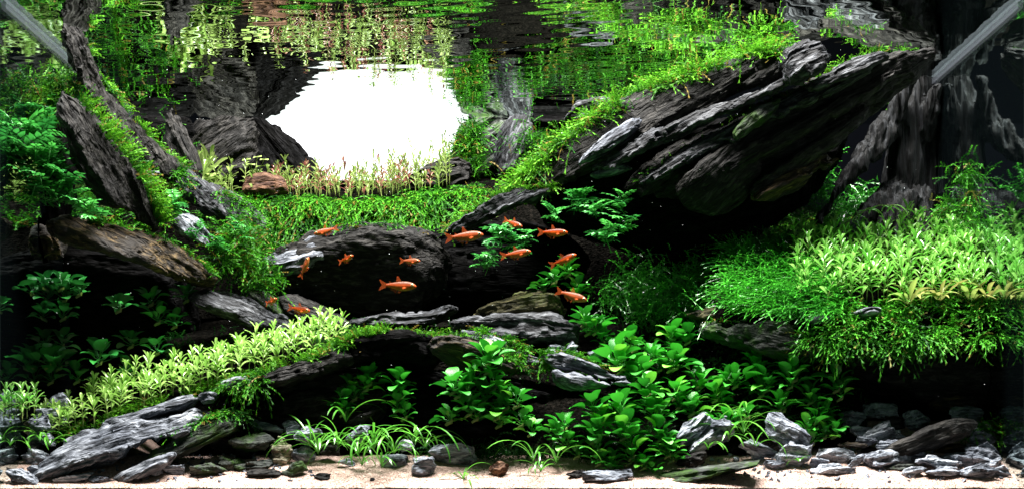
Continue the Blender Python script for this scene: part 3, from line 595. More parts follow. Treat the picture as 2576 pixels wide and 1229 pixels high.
ORD = ['first', 'second', 'third', 'fourth', 'fifth', 'sixth', 'seventh', 'eighth', 'ninth', 'tenth', 'eleventh', 'twelfth', 'thirteenth', 'fourteenth', 'fifteenth', 'sixteenth', 'seventeenth', 'eighteenth', 'nineteenth', 'twentieth', 'twenty-first', 'twenty-second', 'twenty-third', 'twenty-fourth', 'twenty-fifth', 'twenty-sixth', 'twenty-seventh', 'twenty-eighth', 'twenty-ninth', 'thirtieth', 'thirty-first', 'thirty-second', 'thirty-third', 'thirty-fourth', 'thirty-fifth', 'thirty-sixth', 'thirty-seventh', 'thirty-eighth', 'thirty-ninth', 'fortieth']
WORD = {'slate': 'grey', 'pale': 'pale grey', 'dark': 'dark', 'mossy': 'green stained', 'tan': 'tan', 'rust': 'rust brown', 'black': 'black', 'brown': 'brown'}
ZONES = {
 'beside the large pale slab': [
  (73, 1016, 95, 42, 'slate', 5.5, 5), (95, 1042, 70, 34, 'slate', 4.6, 0), (48, 1072, 64, 54, 'slate', 3.9, 0), (103, 1067, 60, 48, 'slate', 4.1, 0), (145, 1046, 60, 45, 'slate', 5, 0),
  (12, 1148, 62, 36, 'pale', None, 0), (68, 1148, 60, 38, 'slate', None, 0), (30, 1198, 74, 34, 'slate', None, -15), (16, 1040, 50, 40, 'dark', 5.2, 0), (120, 1105, 46, 30, 'slate', 3.5, 0), (15, 1090, 50, 36, 'slate', 4.0, 0), (40, 1120, 50, 30, 'dark', 3.6, 0), (90, 1180, 40, 24, 'slate', None, 0)],
 'by the front left slabs': [
  (185, 1198, 90, 22, 'pale', 0.9, 4), (393, 1184, 30, 34, 'slate', None, 0), (443, 1180, 60, 28, 'slate', None, 0), (342, 1205, 30, 14, 'dark', None, 0), (250, 1204, 70, 16, 'slate', 0.9, 0)],
 'in the pile left of the ribbon grass': [
  (634, 1110, 100, 52, 'mossy', 3.2, 8), (578, 1157, 64, 48, 'mossy', 2.5, 0), (646, 1166, 105, 26, 'mossy', 2.0, 6), (522, 1180, 86, 32, 'mossy', 1.8, -6), (662, 1189, 92, 20, 'dark', 1.3, 0), (707, 1134, 52, 66, 'tan', 2.6, 0), (741, 1179, 55, 34, 'mossy', 1.7, 12), (668, 1070, 85, 24, 'slate', 4.2, -4), (560, 1110, 70, 40, 'dark', 3.6, 0), (610, 1140, 50, 30, 'dark', 3.0, 0)],
 'among the ribbon grass': [
  (773, 1100, 66, 52, 'slate', 3.4, 10), (729, 1078, 56, 44, 'slate', 4.0, 20), (762, 1146, 54, 44, 'slate', 2.6, 0), (914, 1044, 78, 26, 'dark', 4.6, 24), (900, 1090, 66, 42, 'slate', 3.6, 20), (869, 1164, 46, 24, 'slate', None, 0), (992, 1160, 70, 34, 'slate', 2.5, 5), (813, 1197, 46, 16, 'dark', None, 0), (936, 1204, 14, 10, 'slate', None, 0), (830, 1130, 50, 30, 'dark', 3.4, 0), (1020, 1120, 44, 30, 'pale', 3.4, 0)],
 'below the central broad leaves': [
  (1138, 1141, 116, 62, 'slate', 2.6, 4), (1064, 1172, 54, 48, 'slate', 2.1, 0), (1256, 1178, 54, 36, 'rust', None, 10), (1525, 1194, 130, 36, 'slate', 1.4, 0), (1450, 1191, 56, 22, 'dark', 1.6, 0)],
 'right of the central broad leaves': [
  (1752, 1082, 86, 62, 'slate', 3.6, 30), (1790, 1100, 110, 46, 'pale', 3.2, 22), (1815, 1078, 48, 76, 'slate', 3.3, 0), (1739, 1158, 74, 32, 'dark', 2.3, 8), (1784, 1184, 260, 40, 'mossy', 1.6, 6), (1851, 1154, 16, 16, 'slate', 1.7, 0), (1700, 1125, 50, 36, 'dark', 3.2, 0), (1905, 1130, 90, 44, 'slate', 3.4, -20), (1980, 1092, 132, 74, 'slate', 3.3, -28), (2000, 1142, 104, 66, 'pale', 2.6, 0), (1950, 1165, 50, 30, 'slate', 2.0, 0)],
 'in the right hand scatter of slate': [
  (2108, 1144, 96, 38, 'pale', None, 4), (2100, 1177, 108, 30, 'pale', None, 0), (2226, 1154, 134, 42, 'slate', None, 6), (2204, 1086, 80, 42, 'pale', 4.2, 16), (2252, 1094, 50, 26, 'pale', 4.4, 10), (2176, 1080, 74, 36, 'slate', 4.8, 0), (2215, 1040, 90, 42, 'slate', 6.2, 0), (2305, 1056, 64, 48, 'slate', 5.6, 0), (2142, 1053, 56, 40, 'slate', 5.8, 0), (2451, 1129, 112, 30, 'pale', 2.8, -6), (2473, 1154, 134, 28, 'slate', 2.2, 0), (2361, 1166, 106, 34, 'pale', 2.0, -4), (2370, 1188, 90, 22, 'slate', 1.5, 0), (2451, 1184, 94, 38, 'slate', 1.6, 0), (2510, 1184, 54, 30, 'slate', 1.5, -15), (2557, 1140, 84, 58, 'slate', 2.4, -20), (2142, 1123, 62, 24, 'brown', 3.6, 0), (2265, 1174, 72, 14, 'mossy', 1.7, 0), (2136, 1161, 24, 14, 'dark', 2.2, 0), (2250, 1060, 60, 28, 'dark', 5.6, 0), (2320, 1110, 80, 30, 'dark', 4.2, 0), (2180, 1110, 60, 26, 'slate', 4.0, 0), (2390, 1130, 80, 26, 'brown', 3.3, 0), (2540, 1100, 70, 36, 'slate', 4, 0), (2480, 1090, 70, 34, 'slate', 4.4, 0), (2160, 1158, 60, 26, 'slate', 2.2, 10), (2310, 1150, 70, 30, 'slate', 2.4, -8), (2300, 1185, 60, 22, 'pale', 1.4, 5), (2420, 1160, 70, 28, 'slate', 2.1, 0), (2540, 1165, 60, 30, 'pale', 1.9, 10), (2060, 1165, 50, 28, 'slate', 1.9, 0), (2240, 1120, 60, 30, 'slate', 3.2, 12), (2180, 1135, 50, 24, 'dark', 2.9, 0)],
 'in the shade under the right mound': [
  (2395, 1012, 104, 38, 'brown', 6.6, 0), (2500, 1010, 90, 34, 'dark', 6.8, 0), (2414, 1042, 84, 32, 'slate', 5.8, 0), (2512, 1042, 84, 36, 'slate', 5.6, 0), (2370, 985, 80, 28, 'dark', 7.2, 10), (2555, 1070, 60, 30, 'slate', 4.8, 0)],
 'behind the right end of the arch': [
  (1436, 872, 26, 30, 'pale', 7.2, 20), (1400, 878, 50, 24, 'slate', 7.4, 0), (1475, 925, 40, 22, 'pale', 6.2, 0), (1500, 890, 40, 20, 'slate', 7.4, 0)],
}
for zone, items in ZONES.items():
    items = sorted(items)
    for i, (px, py, w, h, mt, Y, rot) in enumerate(items):
        sz = 'flat' if w > 2.6 * h else 'small' if w < 45 else 'chunky' if h > 0.6 * w else 'angular'
        stone(px, py, w, h, M[{'slate': 'chip', 'pale': 'chip_pale'}.get(mt, mt)], '%s %s stone, %s from the left %s' % (sz, WORD[mt], ORD[i], zone), Y, rot)
# filler gravel of slate chips (uncountable crumbs)
n = 520
px_ = np.concatenate([rng.uniform(0, 800, n // 2), rng.uniform(1700, 2575, n // 2)]); Yv = rng.uniform(0.8, 5.5, n)
gx = (px_ - 1287.5) / (K * CAM_D / (CAM_D + Yv)); 
tetra_cloud('slate_crumbs', np.stack([gx, Yv, sand_z(gx, Yv) + 0.03], -1), rng.uniform(0.06, 0.22, n), M['chip'], 'scattered slate crumbs on the sand', 'gravel')

# ------------------------------------------------------------------ bogwood stump
def tube_into(bm, pts, radii, seg=12):
    pts = [np.array(p, float) for p in pts]; rings = []
    for i, p in enumerate(pts):
        d = pts[min(i + 1, len(pts) - 1)] - pts[max(i - 1, 0)]; d /= np.linalg.norm(d) + 1e-9
        a = np.cross(d, [0, 1, 0]) if abs(d[1]) < 0.9 else np.cross(d, [1, 0, 0]); a /= np.linalg.norm(a); b = np.cross(d, a)
        rings.append([bm.verts.new((p + radii[i] * (math.cos(t) * a + math.sin(t) * b)).tolist()) for t in np.linspace(0, 2 * math.pi, seg, endpoint=False)])
    for r0, r1 in zip(rings, rings[1:]):
        for j in range(seg): bm.faces.new((r0[j], r0[(j + 1) % seg], r1[(j + 1) % seg], r1[j]))
    bm.faces.new(rings[0][::-1]); bm.faces.new(rings[-1])
bm = bmesh.new()
def root(*pp): tube_into(bm, [at(*p[:3]) for p in pp], [p[3] for p in pp])
root((2275, 620, 16.5, 1.2), (2268, 520, 16.5, 1.4), (2270, 400, 16.5, 1.5), (2282, 300, 16.2, 1.3), (2300, 215, 16, 1.0), (2306, 180, 16, 0.8))
root((2325, 610, 17, 0.9), (2326, 500, 17, 1.1), (2328, 400, 17, 1.0), (2330, 290, 17, 0.9), (2335, 200, 17, 0.6))
root((2262, 480, 15.5, 1.1), (2200, 520, 14.6, 0.8), (2130, 590, 13, 0.5), (2080, 640, 12.5, 0.3))
root((2250, 300, 15.5, 1.1), (2195, 370, 14.4, 0.9), (2142, 430, 13.5, 0.6), (2098, 490, 13, 0.42), (2060, 560, 13, 0.3))
root((2256, 500, 15, 0.9), (2225, 570, 13.8, 0.6), (2180, 650, 12.5, 0.4))
root((2296, 500, 15, 0.9), (2262, 560, 14, 0.6), (2264, 630, 13, 0.5))
root((2318, 480, 15.5, 0.9), (2322, 560, 14.4, 0.6), (2330, 640, 13.4, 0.4))
root((2250, 300, 15, 0.9), (2270, 235, 14.4, 0.6), (2292, 195, 14, 0.25))
root((2310, 350, 16, 0.9), (2345, 270, 15, 0.7), (2358, 210, 14.5, 0.5))
me = bpy.data.meshes.new('stump_tmp'); bm.to_mesh(me); bm.free()
tmp = link('stump_tmp', me); md = tmp.modifiers.new('r', 'REMESH'); md.mode = 'VOXEL'; md.voxel_size = 0.1
dg = bpy.context.evaluated_depsgraph_get(); me2 = bpy.data.meshes.new_from_object(tmp.evaluated_get(dg))
bpy.data.objects.remove(tmp)
co = np.empty(len(me2.vertices) * 3); me2.vertices.foreach_get('co', co); co = co.reshape(-1, 3)
no = np.empty(len(me2.vertices) * 3); me2.vertices.foreach_get('normal', no); no = no.reshape(-1, 3)
q = co * [1.3, 1.3, 0.22]
q2 = co * [1.1, 1.1, 0.1]
co = co + no * (0.5 * fbm(q2, 2) - 0.5 * np.abs(fbm(q2 * 1.5 + 9, 2)) + 0.12 * fbm(co * [2.5, 2.5, 0.5], 2) + 0.25 * perlin(co * 0.5))[:, None]
co[:, 0] = np.minimum(co[:, 0], HALF - 0.03); co[:, 2] = np.minimum(co[:, 2], WATER - 0.02)
org = np.array([co[:, 0].mean(), co[:, 1].mean(), co[:, 2].min()])
me2.vertices.foreach_set('co', ((co - org) @ np.array([[0, -0., 1], [0, 1, 0], [-1, 0, 0]]).T * S).reshape(-1))
me2.materials.clear(); me2.materials.append(M['wood']); me2.polygons.foreach_set('use_smooth', [True] * len(me2.polygons)); me2.set_sharp_from_angle(angle=math.radians(40))
st = link('driftwood_stump', me2); st.matrix_world = Matrix.Translation(Vector(org * S)) @ Matrix.Rotation(math.radians(-90), 4, 'Y')
tag(st, 'black driftwood stump with spreading roots at the upper right', 'driftwood')
stump_co = co; stump_no = no

# ------------------------------------------------------------------ moss and hair weed (masses of fronds)
def fronds(name, P, D, Ln, W, droop, mat, label, cat='moss', seg=5, leaf=1.0, hue=None):
    n = len(P); D = D / (np.linalg.norm(D, axis=1, keepdims=True) + 1e-9)
    rnd = rng.normal(size=(n, 3)); side = np.cross(D, rnd); side /= np.linalg.norm(side, axis=1, keepdims=True) + 1e-9
    bend = np.cross(side, D) * rng.normal(0, 0.22, (n, 1)) + side * rng.normal(0, 0.2, (n, 1))
    t = np.linspace(0, 1, seg + 1)
    C = P[:, None] + D[:, None] * (Ln[:, None] * t[None])[..., None] + bend[:, None] * (Ln[:, None] * t[None] ** 2)[..., None]
    C[..., 2] -= droop * Ln[:, None] * t[None] ** 2
    wst = W * 0.16
    V = []; F = []
    A = C + side[:, None] * (wst * (1 - 0.6 * t))[None, :, None]; B = C - side[:, None] * (wst * (1 - 0.6 * t))[None, :, None]
    nst = 2 * (seg + 1); nlf = seg * 2 * 3; per = nst + nlf
    V = np.empty((n, per, 3)); V[:, 0:nst:2] = A; V[:, 1:nst:2] = B
    nrm = np.cross(side, D)
    k = nst
    for i in range(seg):
        ax = C[:, i + 1] - C[:, i]
        for sg in (-1, 1):
            b0 = C[:, i] + 0.15 * ax; b1 = C[:, i] + 0.75 * ax
            tip = C[:, i] + ax * 1.0 + side * (sg * W * leaf * (1 - 0.45 * i / seg)) + nrm * rng.normal(0, 0.25 * W, (n, 1))
            V[:, k] = b0; V[:, k + 1] = b1; V[:, k + 2] = tip; k += 3
    f = []
    quads = [(2 * i, 2 * i + 1, 2 * i + 3, 2 * i + 2) for i in range(seg)]
    tris = [(nst + 3 * j, nst + 3 * j + 1, nst + 3 * j + 2) for j in range(seg * 2)]
    off = np.arange(n)[:, None, None] * per
    F = (off + np.array(quads)[None]).reshape(-1, 4).tolist() + (off + np.array(tris)[None]).reshape(-1, 3).tolist()
    V = V.reshape(-1, 3)
    V[:, 2] = np.minimum(V[:, 2], WATER - 0.05); V[:, 0] = np.clip(V[:, 0], -HALF + 0.02, HALF - 0.02); V[:, 1] = np.maximum(V[:, 1], 0.05)
    org = P.mean(0); org[2] = P[:, 2].min()
    me = mesh_from(name, (V - org) * S, F, mat, smooth=False)
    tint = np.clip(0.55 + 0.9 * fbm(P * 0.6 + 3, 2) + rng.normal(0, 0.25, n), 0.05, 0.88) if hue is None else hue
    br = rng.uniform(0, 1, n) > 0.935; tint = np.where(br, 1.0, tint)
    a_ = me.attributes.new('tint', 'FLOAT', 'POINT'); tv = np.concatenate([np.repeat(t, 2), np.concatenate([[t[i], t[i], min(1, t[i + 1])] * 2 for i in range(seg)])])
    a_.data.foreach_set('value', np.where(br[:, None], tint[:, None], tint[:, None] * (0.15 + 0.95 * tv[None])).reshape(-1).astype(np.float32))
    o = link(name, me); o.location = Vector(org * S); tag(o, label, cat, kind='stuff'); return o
def moss_on(surfs, n, label, mat='moss', Ln=(0.5, 1.1), W=0.11, flow=(0, -0.2, 0.1), u=(0, 1), v=(0, 1), up=0.35, nrm=0.55, droop=0.35, jit=0.5, minz=-2, clump=0.0, seg=5, name='moss', leaf=1.0):
    Ps, Ns = [], []
    for sd in surfs:
        sf, uu, v_, fr_ = (sd if isinstance(sd, tuple) else (sd, u, v, 1.0))
        m_ = int(n * fr_ * 1.0); p, q = [], []
        p, q = pick(sf, int(m_ * 2.2), uu, v_)
        keep = (q[:, 2] > minz)
        if clump: keep &= (1.5 * fbm(p * 0.55 + 11, 3) + rng.normal(0, 0.08, len(p)) > clump - 0.42)
        idx = np.nonzero(keep)[0][:m_]; Ps.append(p[idx]); Ns.append(q[idx])
    P = np.vstack(Ps); N = np.vstack(Ns); k = len(P)
    D = N * nrm + np.array([0, 0, up]) + np.array(flow) + rng.normal(0, jit, (k, 3)) * [1, 1, 0.7]
    return fronds(name, P - N * 0.05, D, rng.uniform(*Ln, k), W, droop, M[mat], label, seg=seg, leaf=leaf)
TOPV = (-0.16, 0.2)   # ring range: top edge and upper front (negative wraps)
def wrap_pick_fix():
    pass
_pick0 = pick
def pick(s, n, u=(0, 1), v=(0, 1)):
    if getattr(s, 'closed', False):
        nu, nv = s.P.shape[:2]
        i = rng.uniform(u[0], u[1], n) * (nu - 1.001); j = (rng.uniform(v[0], v[1], n) * nv) % nv
        i0 = i.astype(int); j0 = np.minimum(j.astype(int), nv - 1); fi, fj = (i - i0)[:, None], (j - j0)[:, None]
        i1 = np.minimum(i0 + 1, nu - 1); j1 = (j0 + 1) % nv
        b = lambda A: (A[i0, j0] * (1 - fi) + A[i1, j0] * fi) * (1 - fj) + (A[i0, j1] * (1 - fi) + A[i1, j1] * fi) * fj
        n_ = b(s.N); return b(s.P), n_ / (np.linalg.norm(n_, axis=1, keepdims=True) + 1e-9)
    return _pick0(s, n, u, v)

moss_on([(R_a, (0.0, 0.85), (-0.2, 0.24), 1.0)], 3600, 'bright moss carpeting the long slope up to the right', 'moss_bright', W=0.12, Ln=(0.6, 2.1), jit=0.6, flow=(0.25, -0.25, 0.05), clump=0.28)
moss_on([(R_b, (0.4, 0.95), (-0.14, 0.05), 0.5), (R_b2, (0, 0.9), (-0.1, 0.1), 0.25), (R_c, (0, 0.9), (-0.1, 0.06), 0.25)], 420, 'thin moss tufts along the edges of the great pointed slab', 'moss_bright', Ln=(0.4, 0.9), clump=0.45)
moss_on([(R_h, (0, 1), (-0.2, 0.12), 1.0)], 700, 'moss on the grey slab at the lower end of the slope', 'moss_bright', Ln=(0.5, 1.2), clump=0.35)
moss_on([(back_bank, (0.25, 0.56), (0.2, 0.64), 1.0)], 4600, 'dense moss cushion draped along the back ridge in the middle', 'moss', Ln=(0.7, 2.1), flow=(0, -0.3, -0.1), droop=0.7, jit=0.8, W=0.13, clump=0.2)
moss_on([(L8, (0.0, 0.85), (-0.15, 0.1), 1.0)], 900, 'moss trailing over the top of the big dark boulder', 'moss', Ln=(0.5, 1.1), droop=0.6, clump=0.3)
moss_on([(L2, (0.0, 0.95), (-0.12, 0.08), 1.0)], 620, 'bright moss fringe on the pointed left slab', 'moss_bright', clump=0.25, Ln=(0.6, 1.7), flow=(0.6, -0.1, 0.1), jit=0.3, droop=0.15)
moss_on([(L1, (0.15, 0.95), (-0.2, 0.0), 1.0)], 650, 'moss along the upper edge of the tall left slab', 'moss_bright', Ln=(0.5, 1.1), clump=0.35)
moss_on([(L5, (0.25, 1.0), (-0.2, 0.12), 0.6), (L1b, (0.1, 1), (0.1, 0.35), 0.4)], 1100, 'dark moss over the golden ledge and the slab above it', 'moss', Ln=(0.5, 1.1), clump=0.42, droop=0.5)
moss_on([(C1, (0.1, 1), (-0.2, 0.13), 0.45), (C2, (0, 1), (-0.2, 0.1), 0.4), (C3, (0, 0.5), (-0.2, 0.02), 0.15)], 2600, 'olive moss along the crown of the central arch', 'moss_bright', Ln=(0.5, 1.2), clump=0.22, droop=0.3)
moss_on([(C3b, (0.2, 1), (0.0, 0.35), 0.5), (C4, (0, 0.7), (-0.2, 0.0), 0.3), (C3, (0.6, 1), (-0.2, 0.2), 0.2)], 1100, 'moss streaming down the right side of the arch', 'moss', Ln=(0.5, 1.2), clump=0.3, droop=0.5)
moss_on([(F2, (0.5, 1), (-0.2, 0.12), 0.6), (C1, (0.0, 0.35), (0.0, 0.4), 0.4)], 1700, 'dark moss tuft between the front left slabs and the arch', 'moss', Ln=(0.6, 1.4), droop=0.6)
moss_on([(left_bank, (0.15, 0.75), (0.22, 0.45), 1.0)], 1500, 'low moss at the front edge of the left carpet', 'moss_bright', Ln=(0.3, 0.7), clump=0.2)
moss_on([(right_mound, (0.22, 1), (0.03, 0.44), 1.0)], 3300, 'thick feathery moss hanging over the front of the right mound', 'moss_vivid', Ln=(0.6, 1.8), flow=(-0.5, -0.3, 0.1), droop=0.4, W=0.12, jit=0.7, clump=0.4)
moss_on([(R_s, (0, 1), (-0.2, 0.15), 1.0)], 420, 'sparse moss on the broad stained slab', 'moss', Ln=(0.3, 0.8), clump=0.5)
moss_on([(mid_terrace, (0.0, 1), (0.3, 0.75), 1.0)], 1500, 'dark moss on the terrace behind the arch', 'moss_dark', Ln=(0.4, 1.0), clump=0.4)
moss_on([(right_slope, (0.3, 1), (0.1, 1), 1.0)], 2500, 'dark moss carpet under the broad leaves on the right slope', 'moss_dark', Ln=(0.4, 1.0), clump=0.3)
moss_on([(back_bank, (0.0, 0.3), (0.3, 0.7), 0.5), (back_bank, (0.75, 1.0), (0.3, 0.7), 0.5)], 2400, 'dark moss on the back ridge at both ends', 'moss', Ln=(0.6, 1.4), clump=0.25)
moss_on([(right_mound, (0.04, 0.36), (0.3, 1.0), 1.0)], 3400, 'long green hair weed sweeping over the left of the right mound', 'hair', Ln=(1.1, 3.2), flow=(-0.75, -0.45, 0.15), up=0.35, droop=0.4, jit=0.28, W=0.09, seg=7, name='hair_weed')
def moss_pts(pts, n, label, mat, spread=0.8, **kw):
    s = Surf(); W = np.array([at(*p) for p in pts]); i = rng.integers(0, len(W), n)
    P = W[i] + rng.normal(0, spread, (n, 3)) * [1, 0.6, 0.8]
    Lr = kw.get('Ln', (0.6, 1.4)); D = rng.normal(0, 0.6, (n, 3)) + np.array(kw.get('flow', (0, -0.2, 0.2)))
    return fronds('moss', P, D, rng.uniform(*Lr, n), kw.get('W', 0.11), kw.get('droop', 0.3), M[mat], label)
moss_pts([(1172, 345, 26), (1165, 375, 26), (1188, 365, 25.8), (1195, 410, 25.6), (1192, 330, 26), (1150, 420, 25.6)], 900, 'moss hanging on the rock at the right edge of the bright window', 'moss', spread=0.5)
moss_pts([(2425, 440, 9.5), (2435, 500, 9), (2400, 530, 11), (2380, 570, 13), (2440, 550, 8), (2370, 530, 14)], 420, 'green moss growing up the right hand glass', 'moss_vivid', spread=0.5, Ln=(0.6, 1.3))
moss_pts([(130, 232, 8), (140, 250, 7.5), (150, 222, 6), (118, 265, 5.5), (160, 215, 7)], 700, 'green moss tuft beside the left waterline strip', 'moss_bright', spread=0.6)
moss_pts([(2050, 480, 18), (2000, 520, 17), (2100, 540, 17), (1950, 560, 15.5), (2150, 560, 16), (2030, 420, 18.5), (2180, 520, 17.5), (2230, 570, 17)], 1500, 'green moss wall behind the stump and the leaning slabs', 'hair', spread=0.9, Ln=(0.8, 1.8))
moss_pts([(230, 380, 25), (280, 420, 24), (330, 360, 25), (380, 440, 23.5), (430, 400, 24.5), (300, 460, 23), (460, 460, 22.5), (250, 450, 23), (400, 340, 26)], 1000, 'green moss on the back rocks behind the left slabs', 'moss', spread=0.8, Ln=(0.6, 1.5))
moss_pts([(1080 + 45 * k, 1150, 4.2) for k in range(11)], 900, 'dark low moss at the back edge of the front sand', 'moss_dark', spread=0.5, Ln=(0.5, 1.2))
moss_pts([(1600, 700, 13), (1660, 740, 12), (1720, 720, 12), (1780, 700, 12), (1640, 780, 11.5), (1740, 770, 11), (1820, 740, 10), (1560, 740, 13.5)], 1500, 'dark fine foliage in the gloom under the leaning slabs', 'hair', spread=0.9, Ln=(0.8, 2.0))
moss_pts([(1340 + 45 * k, 350 + 35 * (k % 3), 25) for k in range(9)], 1500, 'green moss on the black back rock behind the moss slope', 'moss', spread=0.8, Ln=(0.7, 1.6))
moss_pts([(2310, 250, 18), (2318, 235, 18), (2305, 270, 18)], 350, 'yellow green tuft glimpsed behind the stump', 'moss_bright', spread=0.5)
moss_pts([(600, 640, 11), (640, 680, 11.5), (660, 710, 11.5), (580, 600, 11), (560, 650, 10.5), (620, 610, 12.5), (650, 600, 14)], 1300, 'dark hanging moss between the golden ledge and the boulder', 'moss', spread=0.7)
moss_pts([(2430, 1080, 4.2), (2480, 1075, 4.2), (2530, 1085, 4)], 220, 'small moss tufts by the dark slanting slab', 'moss', spread=0.4, Ln=(0.4, 0.9))

# ------------------------------------------------------------------ leaves
def leaf_mesh(name, prof, mat, fold=0.12, curl=0.15, notch=0.0, stalk=0.0, stalkw=0.04, wave=0.0):
    """unit leaf along +Y, upper side +Z; prof = [(t, halfwidth)], unit length blade after an optional stalk"""
    V, F = [], []
    if stalk > 0:
        for i in range(4):
            t = i / 3; y = t * stalk; z = -0.12 * math.sin(t * 1.57) * 0
            for k in range(3):
                a = k * 2.094; V.append((stalkw * math.cos(a), y, z + stalkw * math.sin(a)))
        for i in range(3):
            for k in range(3): F.append((i * 3 + k, i * 3 + (k + 1) % 3, (i + 1) * 3 + (k + 1) % 3, (i + 1) * 3 + k))
    b = len(V); n = len(prof)
    for i, (t, w) in enumerate(prof):
        y = stalk + t; z = curl * (0.25 - (t - 0.5) ** 2) * 1.0 - curl * 0.9 * t * t
        wv = wave * math.sin(i * 2.1)
        dn = notch if i == n - 1 else 0
        V += [(-w, y, z + fold * w * 1.6 + wv), (-w * 0.5, y, z + fold * w * 0.55), (0, y - dn, z), (w * 0.5, y, z + fold * w * 0.55), (w, y, z + fold * w * 1.6 - wv)]
    for i in range(n - 1):
        for j in range(4): F.append((b + i * 5 + j, b + i * 5 + j + 1, b + (i + 1) * 5 + j + 1, b + (i + 1) * 5 + j))
    return mesh_from(name, np.array(V), F, mat, True)
NARROW = [(0, 0.025), (0.2, 0.055), (0.45, 0.09), (0.7, 0.115), (0.88, 0.11), (1.0, 0.06)]
ROUND = [(0, 0.08), (0.08, 0.24), (0.22, 0.38), (0.42, 0.45), (0.62, 0.42), (0.8, 0.35), (0.92, 0.25), (0.98, 0.13), (1.0, 0.02)]
OVAL = [(0, 0.05), (0.1, 0.14), (0.28, 0.24), (0.5, 0.29), (0.7, 0.25), (0.86, 0.15), (1.0, 0.015)]
LONG = [(0, 0.02), (0.15, 0.05), (0.4, 0.1), (0.65, 0.11), (0.85, 0.07), (1.0, 0.01)]
MESH = {}
for c_ in ('lime', 'fresh', 'yellow', 'red'):
    MESH[c_] = [leaf_mesh('leaf_' + c_, NARROW, M[c_], 0.35, cu, 0.05) for cu in (0.1, 0.28)]
MESH['crypt'] = [leaf_mesh('leaf_bronze', LONG, M['crypt'], 0.3, cu, 0, 0.25, 0.02) for cu in (0.2, 0.5)]
for c_ in ('anubias', 'anubias_dark'):
    MESH[c_] = [leaf_mesh('leaf_' + c_, ROUND, M[c_], 0.2, 0.22, 0, 0.7, 0.035, 0.01), leaf_mesh('leaf_' + c_, OVAL, M[c_], 0.25, 0.3, 0, 0.45, 0.035, 0.012), leaf_mesh('leaf_' + c_, ROUND, M[c_], 0.12, 0.4, 0, 0.6, 0.035, 0.0)]
def lobed(name, mat, pairs=4):
    V, F = [], []; 
    for i in range(pairs * 2 + 2): V.append((0, i / (pairs * 2 + 1), 0.06 * math.sin(i * 0.4)))
    n0 = len(V)
    for i in range(pairs):
        a, b = i * 2, i * 2 + 2
        for sg in (-1, 1):
            w = (0.36, 0.42, 0.34, 0.2, 0.12)[i]
            k = len(V); y0 = V[a][1]; y1 = V[b][1] if b < n0 else 1
            V += [(sg * w * 0.55, y0 + 0.06, 0.03), (sg * w, y0 + 0.26, -0.03), (sg * w * 0.5, y0 + 0.24, 0.03), (sg * 0.05, y1, 0.0)]
            F += [(a, k, k + 2, a + 1), (k, k + 1, k + 2), (a + 1, k + 2, k + 3)]
    k = len(V); V += [(-0.08, 0.86, 0), (0.08, 0.86, 0), (0, 1.05, -0.03)]; F.append((k, k + 1, k + 2))
    kk = len(V); V += [(-0.02, -0.5, -0.1), (0.02, -0.5, -0.1), (0.02, 0.95, 0.005), (-0.02, 0.95, 0.005)]; F.append((kk, kk + 1, kk + 2, kk + 3))
    V = np.array(V); V[:, 2] -= 0.25 * V[:, 1] ** 2
    return mesh_from(name, V, F, mat, True)
MESH['fern'] = [lobed('leaf_lobed', M['fern'], 4), lobed('leaf_lobed_small', M['fern'], 3)]
def stem_mesh(h, lean, mat, r=0.035):
    bm = bmesh.new(); pts = [(lean[0] * (t ** 2), lean[1] * t ** 2, h * t) for t in np.linspace(0, 1, 5)]
    tube_into(bm, pts, [r, r, r * 0.9, r * 0.8, r * 0.5], 5)
    for v in bm.verts: v.co *= S
    me = bpy.data.meshes.new('stem'); bm.to_mesh(me); bm.free(); me.materials.append(mat); me.polygons.foreach_set('use_smooth', [True] * len(me.polygons)); return me
STEMS = {}
def stem_for(h, mat):
    hq = round(max(h, 0.4) * 2) / 2; key = (hq, mat.name, int(rng.integers(0, 3)))
    if key not in STEMS:
        lean = (U(-0.2, 0.2) * hq, U(-0.2, 0.15) * hq); STEMS[key] = (stem_mesh(hq, lean, mat), hq, lean)
    return STEMS[key]
def put_leaf(root_, me, pos, az, el, size, roll=0.0, name='leaf'):
    """pos in cm relative to the root; az azimuth, el elevation of the blade"""
    d = Vector((math.cos(az) * math.cos(el), math.sin(az) * math.cos(el), math.sin(el)))
    side = Vector((-math.sin(az), math.cos(az), 0)); side = side.cross(Vector((0, 0, 0))) if False else Vector((math.sin(az), -math.cos(az), 0))
    nrm = side.cross(d)
    if roll:
        q = Matrix.Rotation(roll, 3, d); side = q @ side; nrm = q @ nrm
    o = bpy.data.objects.new(name, me); COL.objects.link(o); o.parent = root_
    Mx = Matrix.Identity(4); s = size * S
    for i in range(3): Mx[i][0] = side[i] * s; Mx[i][1] = d[i] * s; Mx[i][2] = nrm[i] * s
    Mx.translation = Vector(pos) * S; o.matrix_basis = Mx
    return o
def root_at(name, P, label, cat, group=None):
    r = bpy.data.objects.new(name, None); COL.objects.link(r); r.empty_display_size = 0.003; P = np.array(P, float); P[0] = np.clip(P[0], -HALF + 0.55, HALF - 0.55); r.location = Vector(P) * S
    tag(r, label, cat, group); return r
